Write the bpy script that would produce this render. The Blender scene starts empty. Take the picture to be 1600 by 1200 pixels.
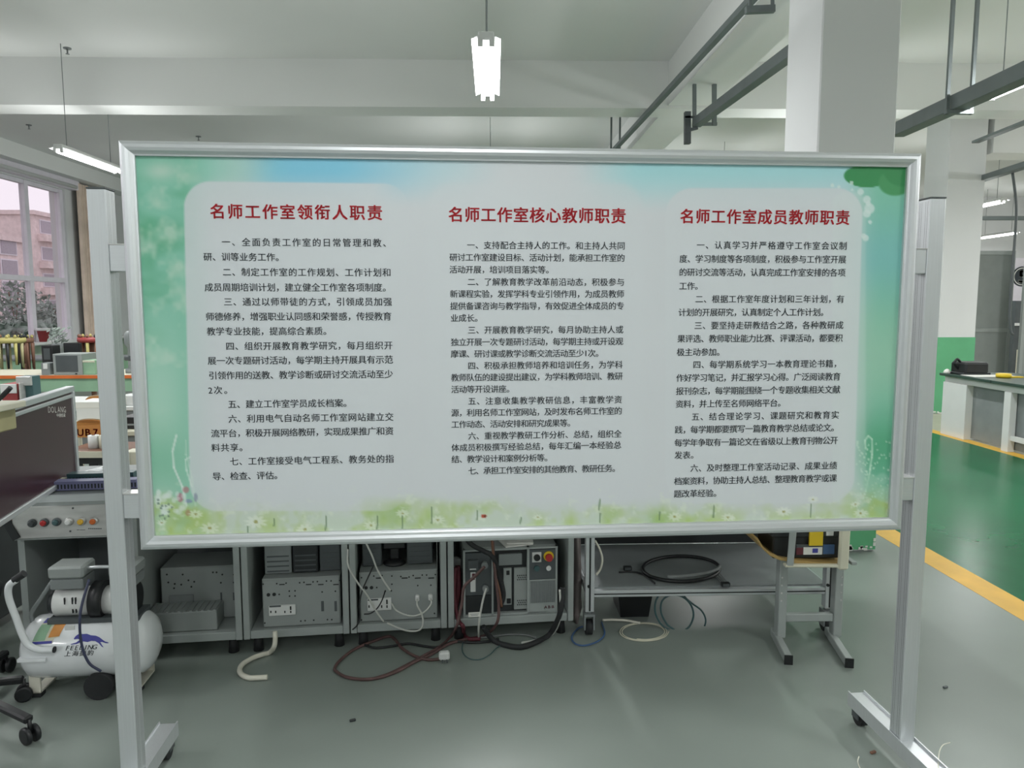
import bpy, bmesh, math, random
import numpy as np
from mathutils import Vector, Matrix
random.seed(7); rng = np.random.default_rng(7)
S = bpy.context.scene
COL = S.collection
R = math.radians
# ------------------------------------------------------------------ camera
H = 1.48                                  # eye height
F_PX, PITCH, ROLL, YAW = 1155.2, .1039, -.001, R(1.4)
cy, sy, cp, sp = math.cos(YAW), math.sin(YAW), math.cos(PITCH), math.sin(PITCH)
FWD = np.array([sy*cp, cy*cp, -sp]); RT = np.array([cy, -sy, 0.]); UP = np.cross(RT, FWD)
RT2 = RT*math.cos(ROLL)+UP*math.sin(ROLL); UP2 = -RT*math.sin(ROLL)+UP*math.cos(ROLL)
EYE = np.array([0., 0., H])
cd = bpy.data.cameras.new('camera'); cam = bpy.data.objects.new('camera', cd); COL.objects.link(cam)
cd.sensor_width = 36; cd.lens = F_PX/1600*36; cd.clip_start = .05; cd.clip_end = 400
cam.matrix_world = Matrix(((RT2[0], UP2[0], -FWD[0], 0), (RT2[1], UP2[1], -FWD[1], 0), (RT2[2], UP2[2], -FWD[2], H), (0, 0, 0, 1)))
S.camera = cam
# ------------------------------------------------------------------ world, exposure
S.view_settings.view_transform = 'Standard'; S.view_settings.look = 'None'
S.view_settings.exposure = 0.30; S.view_settings.gamma = 1; S.view_settings.use_curve_mapping = False
w = bpy.data.worlds.new('overcast_sky'); S.world = w; w.use_nodes = True
bg = w.node_tree.nodes['Background']; bg.inputs[0].default_value = (.80, .74, .80, 1); bg.inputs[1].default_value = 1.25
LAMP_W = 44.0        # watts of each two-tube fixture
LAMP_E = 14.0        # glow of the tubes
LAMP_COL = (.99, 1.0, 1.0)

def ray(x, y): return FWD+(x-800)/F_PX*RT2+(600-y)/F_PX*UP2
def atz(x, y, z=0.):
    d = ray(x, y); return EYE+d*((z-H)/d[2])
def aty(x, y, Y):
    d = ray(x, y); return EYE+d*(Y/d[1])
def atx(x, y, X):
    d = ray(x, y); return EYE+d*(X/d[0])
def proj(P):
    P = np.asarray(P, float)-EYE; z = P@FWD
    return 800+F_PX*(P@RT2)/z, 600-F_PX*(P@UP2)/z
class Plane:                               # a vertical plane with its own x / depth / height axes
    def __init__(s, o, yaw):
        s.o = np.array(o, float); s.yaw = yaw
        s.a = np.array([math.cos(yaw), math.sin(yaw), 0]); s.n = np.array([-math.sin(yaw), math.cos(yaw), 0])
    def at(s, x, y, off=0):                # pixel -> local (x, z) on the plane pushed back by off
        d = ray(x, y); t = ((s.o+s.n*off-EYE)@s.n)/(d@s.n); p = EYE+d*t-s.o
        return p@s.a, p[2]+s.o[2]
    def w(s, lx, off, z): return s.o*[1, 1, 0]+s.a*lx+s.n*off+np.array([0, 0, z])
    def pw(s, x, y, off=0):
        lx, z = s.at(x, y, off); return s.w(lx, off, z)
# ------------------------------------------------------------------ materials
def lin(c): return tuple(((v/255+.055)/1.055)**2.4 if v > 10 else v/255/12.92 for v in c[:3])
MATS = {}
def mat(name, c, rough=.5, metal=0., var=.06, scale=6., bump=0., alpha=1., streak=None, coat=0., emit=None, e=0., spec=.5):
    if name in MATS: return MATS[name]
    m = bpy.data.materials.new(name); m.use_nodes = True; nt = m.node_tree; b = nt.nodes['Principled BSDF']
    rgb = lin(c)
    b.inputs['Roughness'].default_value = rough; b.inputs['Metallic'].default_value = metal
    b.inputs['Coat Weight'].default_value = coat; b.inputs['Specular IOR Level'].default_value = spec
    tc = nt.nodes.new('ShaderNodeTexCoord'); mp = nt.nodes.new('ShaderNodeMapping'); nt.links.new(tc.outputs['Object'], mp.inputs[0])
    if streak: mp.inputs['Scale'].default_value = streak
    n = nt.nodes.new('ShaderNodeTexNoise'); n.inputs['Scale'].default_value = scale; n.inputs['Detail'].default_value = 3
    nt.links.new(mp.outputs[0], n.inputs['Vector'])
    r = nt.nodes.new('ShaderNodeValToRGB')
    r.color_ramp.elements[0].position = .3; r.color_ramp.elements[1].position = .7
    r.color_ramp.elements[0].color = tuple(v*(1-var*1.5) for v in rgb)+(1,)
    r.color_ramp.elements[1].color = tuple(min(1, v*(1+var)) for v in rgb)+(1,)
    nt.links.new(n.outputs['Fac'], r.inputs[0]); nt.links.new(r.outputs[0], b.inputs['Base Color'])
    if bump:
        bp = nt.nodes.new('ShaderNodeBump'); bp.inputs['Strength'].default_value = bump; bp.inputs['Distance'].default_value = .01
        nt.links.new(n.outputs['Fac'], bp.inputs['Height']); nt.links.new(bp.outputs[0], b.inputs['Normal'])
    if emit: b.inputs['Emission Color'].default_value = emit+(1,); b.inputs['Emission Strength'].default_value = e
    MATS[name] = m; return m
M = {}
def D(k, *a, **kw): M[k] = mat(k, *a, **kw)
D('alu', (204, 208, 210), .36, .6, var=.025, scale=10, streak=(30, 30, .6))
D('alu_h', (208, 212, 214), .34, .6, var=.025, scale=10, streak=(.6, 30, 30))
D('ceiling', (222, 224, 222), .85, var=.02, scale=.6)
D('wall', (211, 213, 213), .8, var=.02, scale=1.2)
D('dado', (92, 168, 122), .45, var=.06, scale=3)
D('floor', (130, 139, 133), .3, var=.07, scale=1.3, bump=.02, spec=.35)
D('path', (30, 98, 64), .24, var=.10, scale=1.8, bump=.02, spec=.13)
D('yellow_paint', (214, 168, 62), .4, var=.08, scale=5)
D('pale_floor', (170, 168, 152), .4, var=.05)
D('cab', (158, 165, 163), .5, .1, var=.04)
D('cab_in', (112, 118, 118), .6, var=.05)
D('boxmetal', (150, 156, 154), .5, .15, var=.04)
D('dark', (38, 42, 44), .5, var=.1)
D('black', (26, 28, 30), .45, var=.1)
D('rubber', (34, 36, 38), .7, var=.1)
D('white', (214, 216, 214), .4, var=.02)
D('white_gloss', (226, 230, 232), .22, var=.02, coat=.4)
D('pvc', (216, 214, 200), .45, var=.03)
D('cream', (206, 204, 184), .5, var=.04)
D('maroon', (62, 36, 42), .28, var=.12, scale=1.5)
D('steel', (206, 206, 204), .3, .55, var=.08, scale=8, streak=(1, 1, 6))
D('duct', (120, 122, 158), .5, var=.08)
D('ply', (172, 144, 88), .45, var=.12, scale=9, streak=(1, 8, 1))
D('orange_wood', (204, 140, 74), .5, var=.1, scale=7)
D('red', (176, 44, 44), .4)
D('red_ink', (206, 40, 52), .6, var=.02)
D('ink', (44, 52, 58), .6, var=.02)
D('orange', (214, 110, 50), .4)
D('amber', (226, 180, 60), .25)
D('yellow', (222, 190, 40), .45)
D('blue_ink', (64, 66, 150), .5)
D('blue', (60, 90, 130), .5)
D('slate', (52, 58, 84), .5)
D('brown_cable', (96, 72, 70), .55, var=.15, scale=30)
D('grey_cable', (120, 124, 124), .55)
D('white_cable', (190, 192, 186), .5)
D('maroon_cable', (96, 40, 50), .6)
D('teal', (60, 90, 92), .4)
D('tabletop', (54, 74, 66), .35, var=.1)
D('partition', (134, 140, 138), .55, var=.04)
D('grey', (128, 134, 134), .5, var=.06)
D('darkgrey', (78, 84, 86), .5, var=.08)
D('green_bench', (140, 176, 146), .5, var=.08)
D('curtain', (216, 198, 182), .85, var=.08, scale=4)
D('win_frame', (222, 218, 226), .45, var=.03)
D('stone', (224, 208, 206), .9, var=.1, scale=2)
D('bldg_glass', (160, 152, 162), .3, var=.1)
D('leaf', (134, 146, 138), .8, var=.3, scale=5)
D('ground', (140, 136, 128), .9, var=.1)
D('conduit', (112, 120, 120), .5, .3, var=.06)
D('lens', (150, 150, 148), .5)
D('red_pot', (150, 60, 60), .5)
D('brown', (120, 84, 66), .6, var=.15)
D('pale_green', (168, 186, 166), .6, var=.04)
D('tray_wood', (170, 164, 124), .6, var=.08)
D('yellow_cloth', (178, 170, 108), .7, var=.1)
D('bundle', (124, 116, 114), .6, var=.2)
D('paper', (222, 222, 216), .7, var=.02)
m = mat('tube_glow', (255, 255, 255), emit=LAMP_COL, e=LAMP_E); M['glow'] = m
def glass():
    m = bpy.data.materials.new('window_glass'); m.use_nodes = True; nt = m.node_tree; nt.nodes.clear()
    o = nt.nodes.new('ShaderNodeOutputMaterial'); t = nt.nodes.new('ShaderNodeBsdfTransparent'); g = nt.nodes.new('ShaderNodeBsdfGlossy')
    t.inputs[0].default_value = (.93, .92, .93, 1); g.inputs['Roughness'].default_value = .03
    mx = nt.nodes.new('ShaderNodeMixShader'); mx.inputs[0].default_value = .07
    nt.links.new(t.outputs[0], mx.inputs[1]); nt.links.new(g.outputs[0], mx.inputs[2]); nt.links.new(mx.outputs[0], o.inputs[0]); return m
M['glass'] = glass()
# ------------------------------------------------------------------ mesh builder
class MB:
    def __init__(s): s.v = []; s.f = []; s.sm = []
    def add(s, vs, fs, smooth=False):
        k = len(s.v); s.v += [tuple(float(c) for c in p) for p in vs]; s.f += [tuple(i+k for i in f) for f in fs]; s.sm += [smooth]*len(fs); return s
    def box(s, c, d, bev=.0, rz=0., M4=None):
        hx, hy, hz = d[0]/2, d[1]/2, d[2]/2
        b = min(bev, hx*.6, hy*.6, hz*.6)
        if b <= 0:
            vs = [(x, y, z) for x in (-hx, hx) for y in (-hy, hy) for z in (-hz, hz)]
            fs = [(0, 1, 3, 2), (4, 6, 7, 5), (0, 4, 5, 1), (2, 3, 7, 6), (0, 2, 6, 4), (1, 5, 7, 3)]
        else:
            vs = []; fs = []; idx = {}
            for ix in (-1, 1):
                for iy in (-1, 1):
                    for iz in (-1, 1):
                        for ax in range(3):
                            p = [ix*(hx-(0 if ax == 0 else b)), iy*(hy-(0 if ax == 1 else b)), iz*(hz-(0 if ax == 2 else b))]
                            idx[ix, iy, iz, ax] = len(vs); vs.append(p)
            for sg in (-1, 1):
                q = [(-1, -1), (1, -1), (1, 1), (-1, 1)]
                for ax in range(3):
                    def K(a, b2):
                        t = [a, b2]; t.insert(ax, sg); return idx[t[0], t[1], t[2], ax]
                    f = [K(*t) for t in q]
                    if (sg == -1) != (ax == 1): f.reverse()
                    fs.append(f)
            for ax in range(3):
                o = [i for i in range(3) if i != ax]
                for s1 in (-1, 1):
                    for s2 in (-1, 1):
                        def K(t, face):
                            q = [0, 0, 0]; q[ax] = t; q[o[0]] = s1; q[o[1]] = s2; return idx[q[0], q[1], q[2], face]
                        fs.append([K(-1, o[0]), K(1, o[0]), K(1, o[1]), K(-1, o[1])])
            for ix in (-1, 1):
                for iy in (-1, 1):
                    for iz in (-1, 1): fs.append([idx[ix, iy, iz, a] for a in range(3)])
        cr, sr = math.cos(rz), math.sin(rz); out = []
        for p in vs:
            if M4 is not None: q = M4 @ Vector(p); out.append((q.x, q.y, q.z))
            else: out.append((c[0]+p[0]*cr-p[1]*sr, c[1]+p[0]*sr+p[1]*cr, c[2]+p[2]))
        return s.add(out, fs)
    def bx(s, x0, x1, y0, y1, z0, z1, bev=0.):
        return s.box(((x0+x1)/2, (y0+y1)/2, (z0+z1)/2), (abs(x1-x0), abs(y1-y0), abs(z1-z0)), bev)
    def bar(s, p0, p1, w_, h_, bev=0., up=(0, 0, 1)):
        p0, p1 = Vector(p0), Vector(p1); d = p1-p0; L = d.length; d.normalize(); u = Vector(up)
        if abs(d.dot(u)) > .98: u = Vector((0, 1, 0))
        x = d.cross(u).normalized(); u = x.cross(d)
        mt = Matrix(((x.x, d.x, u.x, (p0.x+p1.x)/2), (x.y, d.y, u.y, (p0.y+p1.y)/2), (x.z, d.z, u.z, (p0.z+p1.z)/2), (0, 0, 0, 1)))
        return s.box((0, 0, 0), (w_, L, h_), bev, M4=mt)
    def cyl(s, p0, p1, r0, r1=None, n=16, cap=True):
        return s.lathe([(r0, 0), (r0 if r1 is None else r1, 1)], p0, p1, n, cap)
    def lathe(s, prof, p0, p1, n=24, cap=True):      # prof: (radius, t along p0->p1)
        p0, p1 = Vector(p0), Vector(p1); d = (p1-p0); dn = d.normalized()
        a = dn.orthogonal().normalized(); b = dn.cross(a)
        vs = []; fs = []
        for r, t in prof:
            for k in range(n):
                an = 2*math.pi*k/n; q = p0+d*t+(a*math.cos(an)+b*math.sin(an))*r; vs.append(q)
        for i in range(len(prof)-1):
            for k in range(n): fs.append((i*n+k, i*n+(k+1) % n, (i+1)*n+(k+1) % n, (i+1)*n+k))
        s.add(vs, fs, True)
        if cap:
            m_ = len(prof)-1
            s.add([vs[k] for k in range(n)], [tuple(reversed(range(n)))]); s.add([vs[m_*n+k] for k in range(n)], [tuple(range(n))])
        return s
    def tube(s, pts, r, n=8, smooth=True, sub=6):
        P = [Vector(p) for p in pts]
        if smooth and len(P) > 2:
            Q = []
            E = [P[0]*2-P[1]]+P+[P[-1]*2-P[-2]]
            for i in range(1, len(E)-2):
                for k in range(sub):
                    t = k/sub; a, b, c, d = E[i-1], E[i], E[i+1], E[i+2]
                    Q.append(.5*((2*b)+(c-a)*t+(2*a-5*b+4*c-d)*t*t+(3*b-a-3*c+d)*t**3))
            Q.append(P[-1]); P = Q
        u = None; vs = []; fs = []
        for i, p in enumerate(P):
            t = (P[min(i+1, len(P)-1)]-P[max(i-1, 0)])
            t = t.normalized() if t.length > 1e-9 else Vector((0, 0, 1))
            if u is None: u = t.orthogonal().normalized()
            u = (u-t*u.dot(t)); u = u.normalized() if u.length > 1e-6 else t.orthogonal().normalized()
            v = t.cross(u)
            for k in range(n):
                an = 2*math.pi*k/n; vs.append(p+(u*math.cos(an)+v*math.sin(an))*r)
        for i in range(len(P)-1):
            for k in range(n): fs.append((i*n+k, i*n+(k+1) % n, (i+1)*n+(k+1) % n, (i+1)*n+k))
        s.add(vs, fs, True); m_ = len(P)-1
        s.add(vs[:n], [tuple(reversed(range(n)))]); s.add(vs[m_*n:], [tuple(range(n))]); return s
    def prism(s, poly, fn, d):                       # poly of (a,b); fn(a,b,depth)->xyz
        n = len(poly)
        vs = [fn(a, b, 0) for a, b in poly]+[fn(a, b, d) for a, b in poly]
        fs = [tuple(range(n)), tuple(reversed(range(n, 2*n)))]+[(i, i+n, (i+1) % n+n, (i+1) % n) for i in range(n)]
        return s.add(vs, fs)
    def build(s, name, m, parent=None, world=False, fix=True):
        me = bpy.data.meshes.new(name)
        vs = s.v
        if world and parent is not None:
            iv = root_matrix(parent).inverted(); vs = [tuple(iv @ Vector(p)) for p in vs]
        me.from_pydata(vs, [], s.f); me.polygons.foreach_set('use_smooth', s.sm); me.update()
        if fix:
            b = bmesh.new(); b.from_mesh(me); bmesh.ops.remove_doubles(b, verts=b.verts, dist=1e-6); bmesh.ops.recalc_face_normals(b, faces=b.faces); b.to_mesh(me); b.free()
        if m: me.materials.append(M[m] if isinstance(m, str) else m)
        o = bpy.data.objects.new(name, me); COL.objects.link(o)
        if parent is not None: o.parent = parent
        return o
ROOTM = {}
def root_matrix(o):
    m_ = Matrix.Identity(4)
    while o is not None:
        m_ = Matrix.Translation(o.location) @ Matrix.Rotation(o.rotation_euler.z, 4, 'Z') @ m_; o = o.parent
    return m_
def tag(o, label, cat, group=None, kind=None):
    if label: o['label'] = label
    if cat: o['category'] = cat
    if group: o['group'] = group
    if kind: o['kind'] = kind
    return o
def thing(name, label, cat, loc=(0, 0, 0), rz=0., group=None):
    o = bpy.data.objects.new(name, None); COL.objects.link(o); o.empty_display_size = .1
    o.location = tuple(float(v) for v in loc); o.rotation_euler = (0, 0, rz); return tag(o, label, cat, group)
def struct(mb, name, m, parent=None, **k):
    o = mb.build(name, m, parent, **k)
    if parent is None: o['kind'] = 'structure'
    return o
def dup(root, loc, rz=None, label=None, group=None):
    def cp_(o, par):
        c = o.copy(); COL.objects.link(c); c.parent = par
        for ch in [x for x in bpy.data.objects if x.parent == o and x != c]: cp_(ch, c)
        return c
    r = cp_(root, None); r.location = tuple(float(v) for v in loc)
    if rz is not None: r.rotation_euler = (0, 0, rz)
    if label: r['label'] = label
    if group: r['group'] = group
    return r
# ------------------------------------------------------------------ writing
GL = {}
def load_glyphs(text, bold=0.):
    ch = sorted(set(c for c in text if not c.isspace() and (c, bold) not in GL))
    if not ch: return
    c = bpy.data.curves.new('writing', 'FONT'); c.body = '\n'.join(ch); c.space_line = 3; c.resolution_u = 3; c.offset = bold
    o = bpy.data.objects.new('writing', c); COL.objects.link(o); bpy.context.view_layer.update()
    me = o.evaluated_get(bpy.context.evaluated_depsgraph_get()).to_mesh()
    v = np.empty(len(me.vertices)*3); me.vertices.foreach_get('co', v); v = v.reshape(-1, 3)[:, :2]
    row = np.floor((-v[:, 1]+1)/3).astype(int)
    loc = np.zeros(len(v), int)
    for k, h in enumerate(ch):
        ids = np.where(row == k)[0]; loc[ids] = np.arange(len(ids))
        GL[h, bold] = [v[ids]+[0, 3*k], []]
    for p in me.polygons:
        vs = list(p.vertices); GL[ch[row[vs[0]]], bold][1].append(tuple(int(loc[i]) for i in vs))
    o.to_mesh_clear(); bpy.data.objects.remove(o); bpy.data.curves.remove(c)
def put_glyph(mb, h, cx, cz, em, fn, bold=0., sx=1.):
    if bold == .5:
        for dx in (-.012, .012): put_glyph(mb, h, cx+dx*em, cz, em, fn, 0., sx)
        return
    if bold:                                 # heavier strokes: the glyph printed several times, slightly shifted
        for dx, dz in ((-.022, -.012), (.022, -.012), (0, .016), (-.022, .012), (.022, .012)): put_glyph(mb, h, cx+dx*em, cz+dz*em, em, fn, 0., sx)
        return
    v, f = GL[h, bold]
    c0 = (v[:, 0].min()+v[:, 0].max())/2 if ord(h) < 256 else .5
    mb.add([fn(cx+(a-c0)*em*sx, cz+(b-.345)*em) for a, b in v], f)
def put_word(mb, text, x0, x1, cz, em, fn, bold=0., sx=1.):   # glyph centres spread evenly from x0 to x1
    load_glyphs(text)
    for i, h in enumerate(text):
        if h != ' ': put_glyph(mb, h, x0+(x1-x0)*i/max(1, len(text)-1), cz, em, fn, bold, sx)

# ================================================================== SETTING
XL, XR, YB, YF, ZC = -8.3, 15.0, 18.6, -4.0, H+2.73
struct(MB().bx(XL-.3, 2.50, YF, YB, -.2, 0), 'floor', 'floor')
fl = bpy.data.objects['floor']
struct(MB().bx(2.50, 2.665, YF, YB, -.2, .001), 'yellow_stripe', 'yellow_paint', fl)
struct(MB().bx(2.665, 5.16, YF, YB, -.2, .0005), 'green_path', 'path', fl)
struct(MB().bx(5.16, 5.30, YF, YB, -.2, .001), 'yellow_stripe', 'yellow_paint', fl)
struct(MB().bx(5.30, XR, YF, YB, -.2, 0), 'pale_flooring', 'pale_floor', fl)
struct(MB().bx(XL-.3, XR, YF, YB, ZC, ZC+.2), 'ceiling', 'ceiling')
struct(MB().bx(XL-.3, XR, YB, YB+.2, 0, ZC), 'wall_back', 'wall')
struct(MB().bx(XL-.3, XR, YF-.2, YF, 0, ZC), 'wall_front', 'wall')
struct(MB().bx(XR, XR+.2, YF, YB, 0, ZC), 'wall_right', 'wall')
# left wall with a strip of tall windows
SILL, HEAD, TRAN = .86, H+2.26, H+.52
def wy(px): return atx(px, 470, XL)[1]
y_end = wy(121); mull = [wy(-6), wy(54), wy(109)]; pitch_ = (mull[2]-mull[0])/2
ys = [mull[2]-pitch_*i for i in range(0, 17)]; ys = [y for y in ys if y > YF+.6]; y0w = ys[-1]
wl = MB(); wl.bx(XL-.3, XL, YF, YB, 0, SILL); wl.bx(XL-.3, XL, YF, YB, HEAD, ZC); wl.bx(XL-.3, XL, YF, y0w, SILL, HEAD); wl.bx(XL-.3, XL, mull[2]+.05, YB, SILL, HEAD)
struct(wl, 'wall_left', 'wall')
struct(MB().bx(XL, XL+.02, YF, YB, 0, .8), 'dado', 'pale_green', bpy.data.objects['wall_left'])
struct(MB().bx(XL, XL+.28, YF, YB, SILL-.05, SILL, .01), 'sill', 'white', bpy.data.objects['wall_left'])
n = 1
for i in range(0, len(ys)-1, 2):
    seg = ys[i:i+3]
    if len(seg) < 2: break
    a, b = seg[-1], seg[0]
    wn = bpy.data.objects.new('window_%d' % n, None); COL.objects.link(wn); wn['kind'] = 'structure'; wn.location = (XL-.1, (a+b)/2, SILL); n += 1
    fr = MB()
    for y in seg: fr.bx(XL-.14, XL-.04, y-.055, y+.055, SILL, HEAD)
    for z in (SILL+.03, HEAD-.03): fr.bx(XL-.13, XL-.05, a, b, z-.04, z+.04)
    fr.bx(XL-.15, XL-.03, a, b, TRAN-.045, TRAN+.045)
    fr.build('window_frame', 'win_frame', wn, True)
    for j in range(len(seg)-1):
        for z0, z1 in ((SILL, TRAN), (TRAN, HEAD)):
            MB().bx(XL-.095, XL-.09, seg[j+1]+.05, seg[j]-.05, z0+.04, z1-.04).build('pane', 'glass', wn, True)
bh = MB().bx(XL, XL+.16, y0w, mull[2]+.3, HEAD+.02, HEAD+.20, .01); 
o = struct(bh, 'trim_1', 'win_frame')
struct(MB().cyl((XL+.2, y0w, HEAD+.06), (XL+.2, mull[2]+.1, HEAD+.06), .035, n=10), 'blind_tube', 'white', o)
# beams
struct(MB().bx(XL, XR, 8.55, 8.95, H+2.22, ZC), 'trim_2', 'ceiling')
struct(MB().bx(1.97, 2.45, 4.85, YB, H+2.25, ZC), 'trim_3', 'ceiling')
struct(MB().bx(XL, XL+.35, YF, YB, H+2.46, ZC), 'trim_4', 'ceiling')
struct(MB().bx(6.7, XR, 10.02, 10.5, H+2.05, ZC), 'trim_5', 'ceiling')
# pillars
def pillar(x0, x1, y0, y1, dz=1.16):
    p = struct(MB().bx(x0, x1, y0, y1, 0, ZC, .008), 'pillar', 'wall')
    q = MB().bx(x0-.003, x1+.003, y0-.003, y1+.003, .012, dz).build('green_dado', 'dado', p)
    c = MB()
    for k in range(46):                      # chipped paint at the foot of the pillar
        t = random.random(); zz = .012+random.random()*.02; s_ = .01+random.random()*.025
        if random.random() < .6: c.box((x0+(x1-x0)*t, y0-.004, zz), (s_, .004, s_*.7))
        else: c.box((x1-.004, y0-.004, .02+random.random()*.42), (s_*.7, .004, s_))
        if random.random() < .5: c.box((x0-.004, y0+(y1-y0)*t, zz), (.004, s_, s_*.7))
    c.build('chipped_plaster', 'paper', p)
    return p
PY0 = atz(1381, 861)[1]; PX0 = aty(1277, 235, PY0)[0]; PX1 = aty(1398, 240, PY0)[0]
pillar(PX0, PX1, PY0, atx(1225, 235, PX0)[1])
p2 = aty(1464, 560, 10.0); p3 = aty(1516, 560, 10.0); pillar(p2[0], p3[0]+.05, 10.0, 10.55, p2[2]*0+aty(1480, 527, 10)[2])
struct(MB().bx(XL, XR, YB-.02, YB, 0, 1.1), 'dado', 'dado', bpy.data.objects['wall_back'])

# ------------------------------------------------------------------ lamps
def lamp_builder():
    t = thing('ceiling_light', '', 'ceiling light', (0, 0, H+1.6), 0, 'twin tube ceiling lights')
    h = MB().box((0, 0, .055), (.10, 1.24, .05), .008).build('housing', 'white', t)
    for sg in (-1, 1): MB().add([(sg*.09, -.62, .035), (sg*.05, -.62, .05), (sg*.05, .62, .05), (sg*.09, .62, .035), (sg*.09, -.62, .037), (sg*.05, -.62, .052), (sg*.05, .62, .052), (sg*.09, .62, .037)], [(0, 1, 2, 3), (7, 6, 5, 4), (0, 4, 5, 1), (1, 5, 6, 2), (2, 6, 7, 3), (3, 7, 4, 0)]).build('reflector', 'white', t)
    for x in (-.035, .035):
        MB().cyl((x, -.6, .012), (x, .6, .012), .014, n=12).build('tube', 'glow', t)
        [MB().box((x, y, .016), (.03, .02, .045)).build('lamp_holder', 'white', t) for y in (-.61, .61)]
    for y in (-.45, .45): MB().cyl((0, y, .08), (0, y, 1.13), .004, n=6).build('hanger', 'grey', t)
    return t
def lamp_light(loc, w_=1.):
    # bare tubes under a slim housing: light goes down and out to both sides, a little of it on to the ceiling
    for tilt, e_ in ((0, .92), (R(112), .22), (R(-112), .22)):
        l = bpy.data.lights.new('lamp_light', 'AREA'); l.shape = 'RECTANGLE'; l.size = .10; l.size_y = 1.2; l.energy = LAMP_W*w_*e_; l.color = LAMP_COL; l.spread = R(178)
        o = bpy.data.objects.new('lamp_light', l); COL.objects.link(o); o.rotation_euler = (0, tilt, 0)
        o.location = (loc[0]-.11*math.sin(tilt), loc[1], H+1.6-.012)
cl = atz(762, 157, H+1.6); ll = atz(183, 270, H+1.6); rl = atz(1545, 155, H+1.6)
ll0 = atz(90, 238, H+1.6); cl0 = atz(762, 70, H+1.6)
LA = [(cl[0], (cl[1]+cl0[1])/2, 'lit ceiling light hanging above the middle of the notice board'),
      (ll[0], (ll[1]+ll0[1])/2, 'lit ceiling light hanging beside the tall windows, above the left post'),
      (rl[0], rl[1]-.6, 'lit ceiling light hanging over the green path beyond the big pillar'),
      (7.9, 12.1, 'small far ceiling light just beside the edge of the second pillar'),
      (11.6, 17.0, 'distant ceiling light in front of the back wall above the partition'),
      (cl[0], .2, 'ceiling light above the space in front of the notice board'),
      (ll[0], 2.2, 'ceiling light above the workbenches near the windows'),
      (rl[0], .2, 'ceiling light over the near end of the green path'),
      (cl[0], 11.5, 'ceiling light beyond the cross beam, behind the notice board'),
      (ll[0], 14.2, 'ceiling light beyond the beam beside the curtain'),
      (rl[0], 13.0, 'ceiling light far down the green path'),
      (8.6, 4.6, 'ceiling light above the long dark-topped table'),
      (12.5, 9.0, 'ceiling light deep in the far bay'), (ll[0], 5.3, 'unseen ceiling light added for ambient light between the near and far window lamps'), (rl[0], 8.7, 'ceiling light added for ambient light, hidden behind the big pillar'), (8.6, .2, 'unseen ceiling light added for ambient light beyond the near end of the path'), (12.5, 4.6, 'unseen ceiling light added for ambient light by the outer wall'), (12.5, .0, 'unseen ceiling light added for ambient light in the near outer bay'), (8.6, 8.3, 'unseen ceiling light added for ambient light past the end of the long dark-topped table'),  # all but the first on this line: unseen fittings added for even ambient light
      (cl[0], -2.9, 'ceiling light near the wall behind the viewer'), (ll[0], -2.6, 'ceiling light near the window corner behind the viewer')]
L0 = lamp_builder()
for i, (x, y, lb) in enumerate(LA):
    if i == 0: L0.location = (x, y, H+1.6); L0['label'] = lb
    else: dup(L0, (x, y, H+1.6), None, lb)
    lamp_light((x, y), .5 if i == 5 else 1.)
# ------------------------------------------------------------------ conduits, brackets, sprinklers
def conduit(name, label, p0, p1, w_, h_, hangers=()):
    t = thing(name, label, 'conduit', ((p0[0]+p1[0])/2, (p0[1]+p1[1])/2, p0[2]))
    MB().bar(p0, p1, w_, h_, .004).build('channel', 'conduit', t, True)
    for y in hangers:
        f = (y-p0[1])/(p1[1]-p0[1]); x = p0[0]+(p1[0]-p0[0])*f; z = p0[2]+(p1[2]-p0[2])*f
        h = MB()
        for dx in (-w_*.5-.03, w_*.5+.03): h.bx(x+dx-.012, x+dx+.012, y-.012, y+.012, z-h_/2-.03, ZC)
        h.bx(x-w_*.5-.04, x+w_*.5+.04, y-.02, y+.02, z-h_/2-.03, z-h_/2)
        h.build('hanger', 'conduit', t, True)
    return t
z1 = H+2.18
a = atz(1192, -20, z1); b = atz(945, 250, z1)
conduit('cable_tray', 'thin grey cable tray running away along the beam above the board', a, b, .06, .05, (atz(960, 232, z1)[1],))
t = thing('cable_bracket', 'grey U-shaped bracket at the top edge beside the big pillar', 'bracket', tuple(atz(1185, 18, z1)))
q = aty(1168, 10, 2.75); 
mb = MB(); mb.bar(aty(1165, 16, 5.2), aty(1210, 14, 5.2), .04, .045); mb.bar(aty(1207, 16, 5.2), aty(1207, -60, 5.2), .02, .02); mb.bar(aty(1172, 14, 5.2), aty(1172, -60, 5.2), .02, .02)
mb.build('bracket_frame', 'conduit', t, True)
z2 = H+1.87
a = atz(1255, 68, z2); b = atz(1088, 192, z2)
conduit('cable_trunking', 'square grey cable trunking ending at the hanging bracket left of the big pillar', a, b, .09, .09)
yb = b[1]
t = thing('trunking_hanger', 'grey twin-rod hanging bracket holding the end of the trunking', 'bracket', (b[0], yb, z2))
mb = MB()
def up_to(px, py0, py1, w_):
    p = aty(px, py1, yb); q_ = aty(px, py0, yb); return MB.bar(mb, p, q_, w_, w_)
up_to(1085, 128, 190, .034); up_to(1116, 130, 196, .04)
mb.bar(aty(1084, 194, yb), aty(1120, 194, yb), .03, .03)
mb.build('rod_frame', 'conduit', t, True)
mb = MB(); up_to(1074, 175, 225, .06); mb.bar(aty(1069, 183, yb-.02), aty(1092, 183, yb-.02), .02, .02); mb.bar(aty(1070, 205, yb-.02), aty(1090, 200, yb-.02), .03, .03)
mb.build('clamp', 'darkgrey', t, True)
z3 = H+1.5
a = atz(1402, 204, z3); b = atz(1640, 96, z3)
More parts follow.
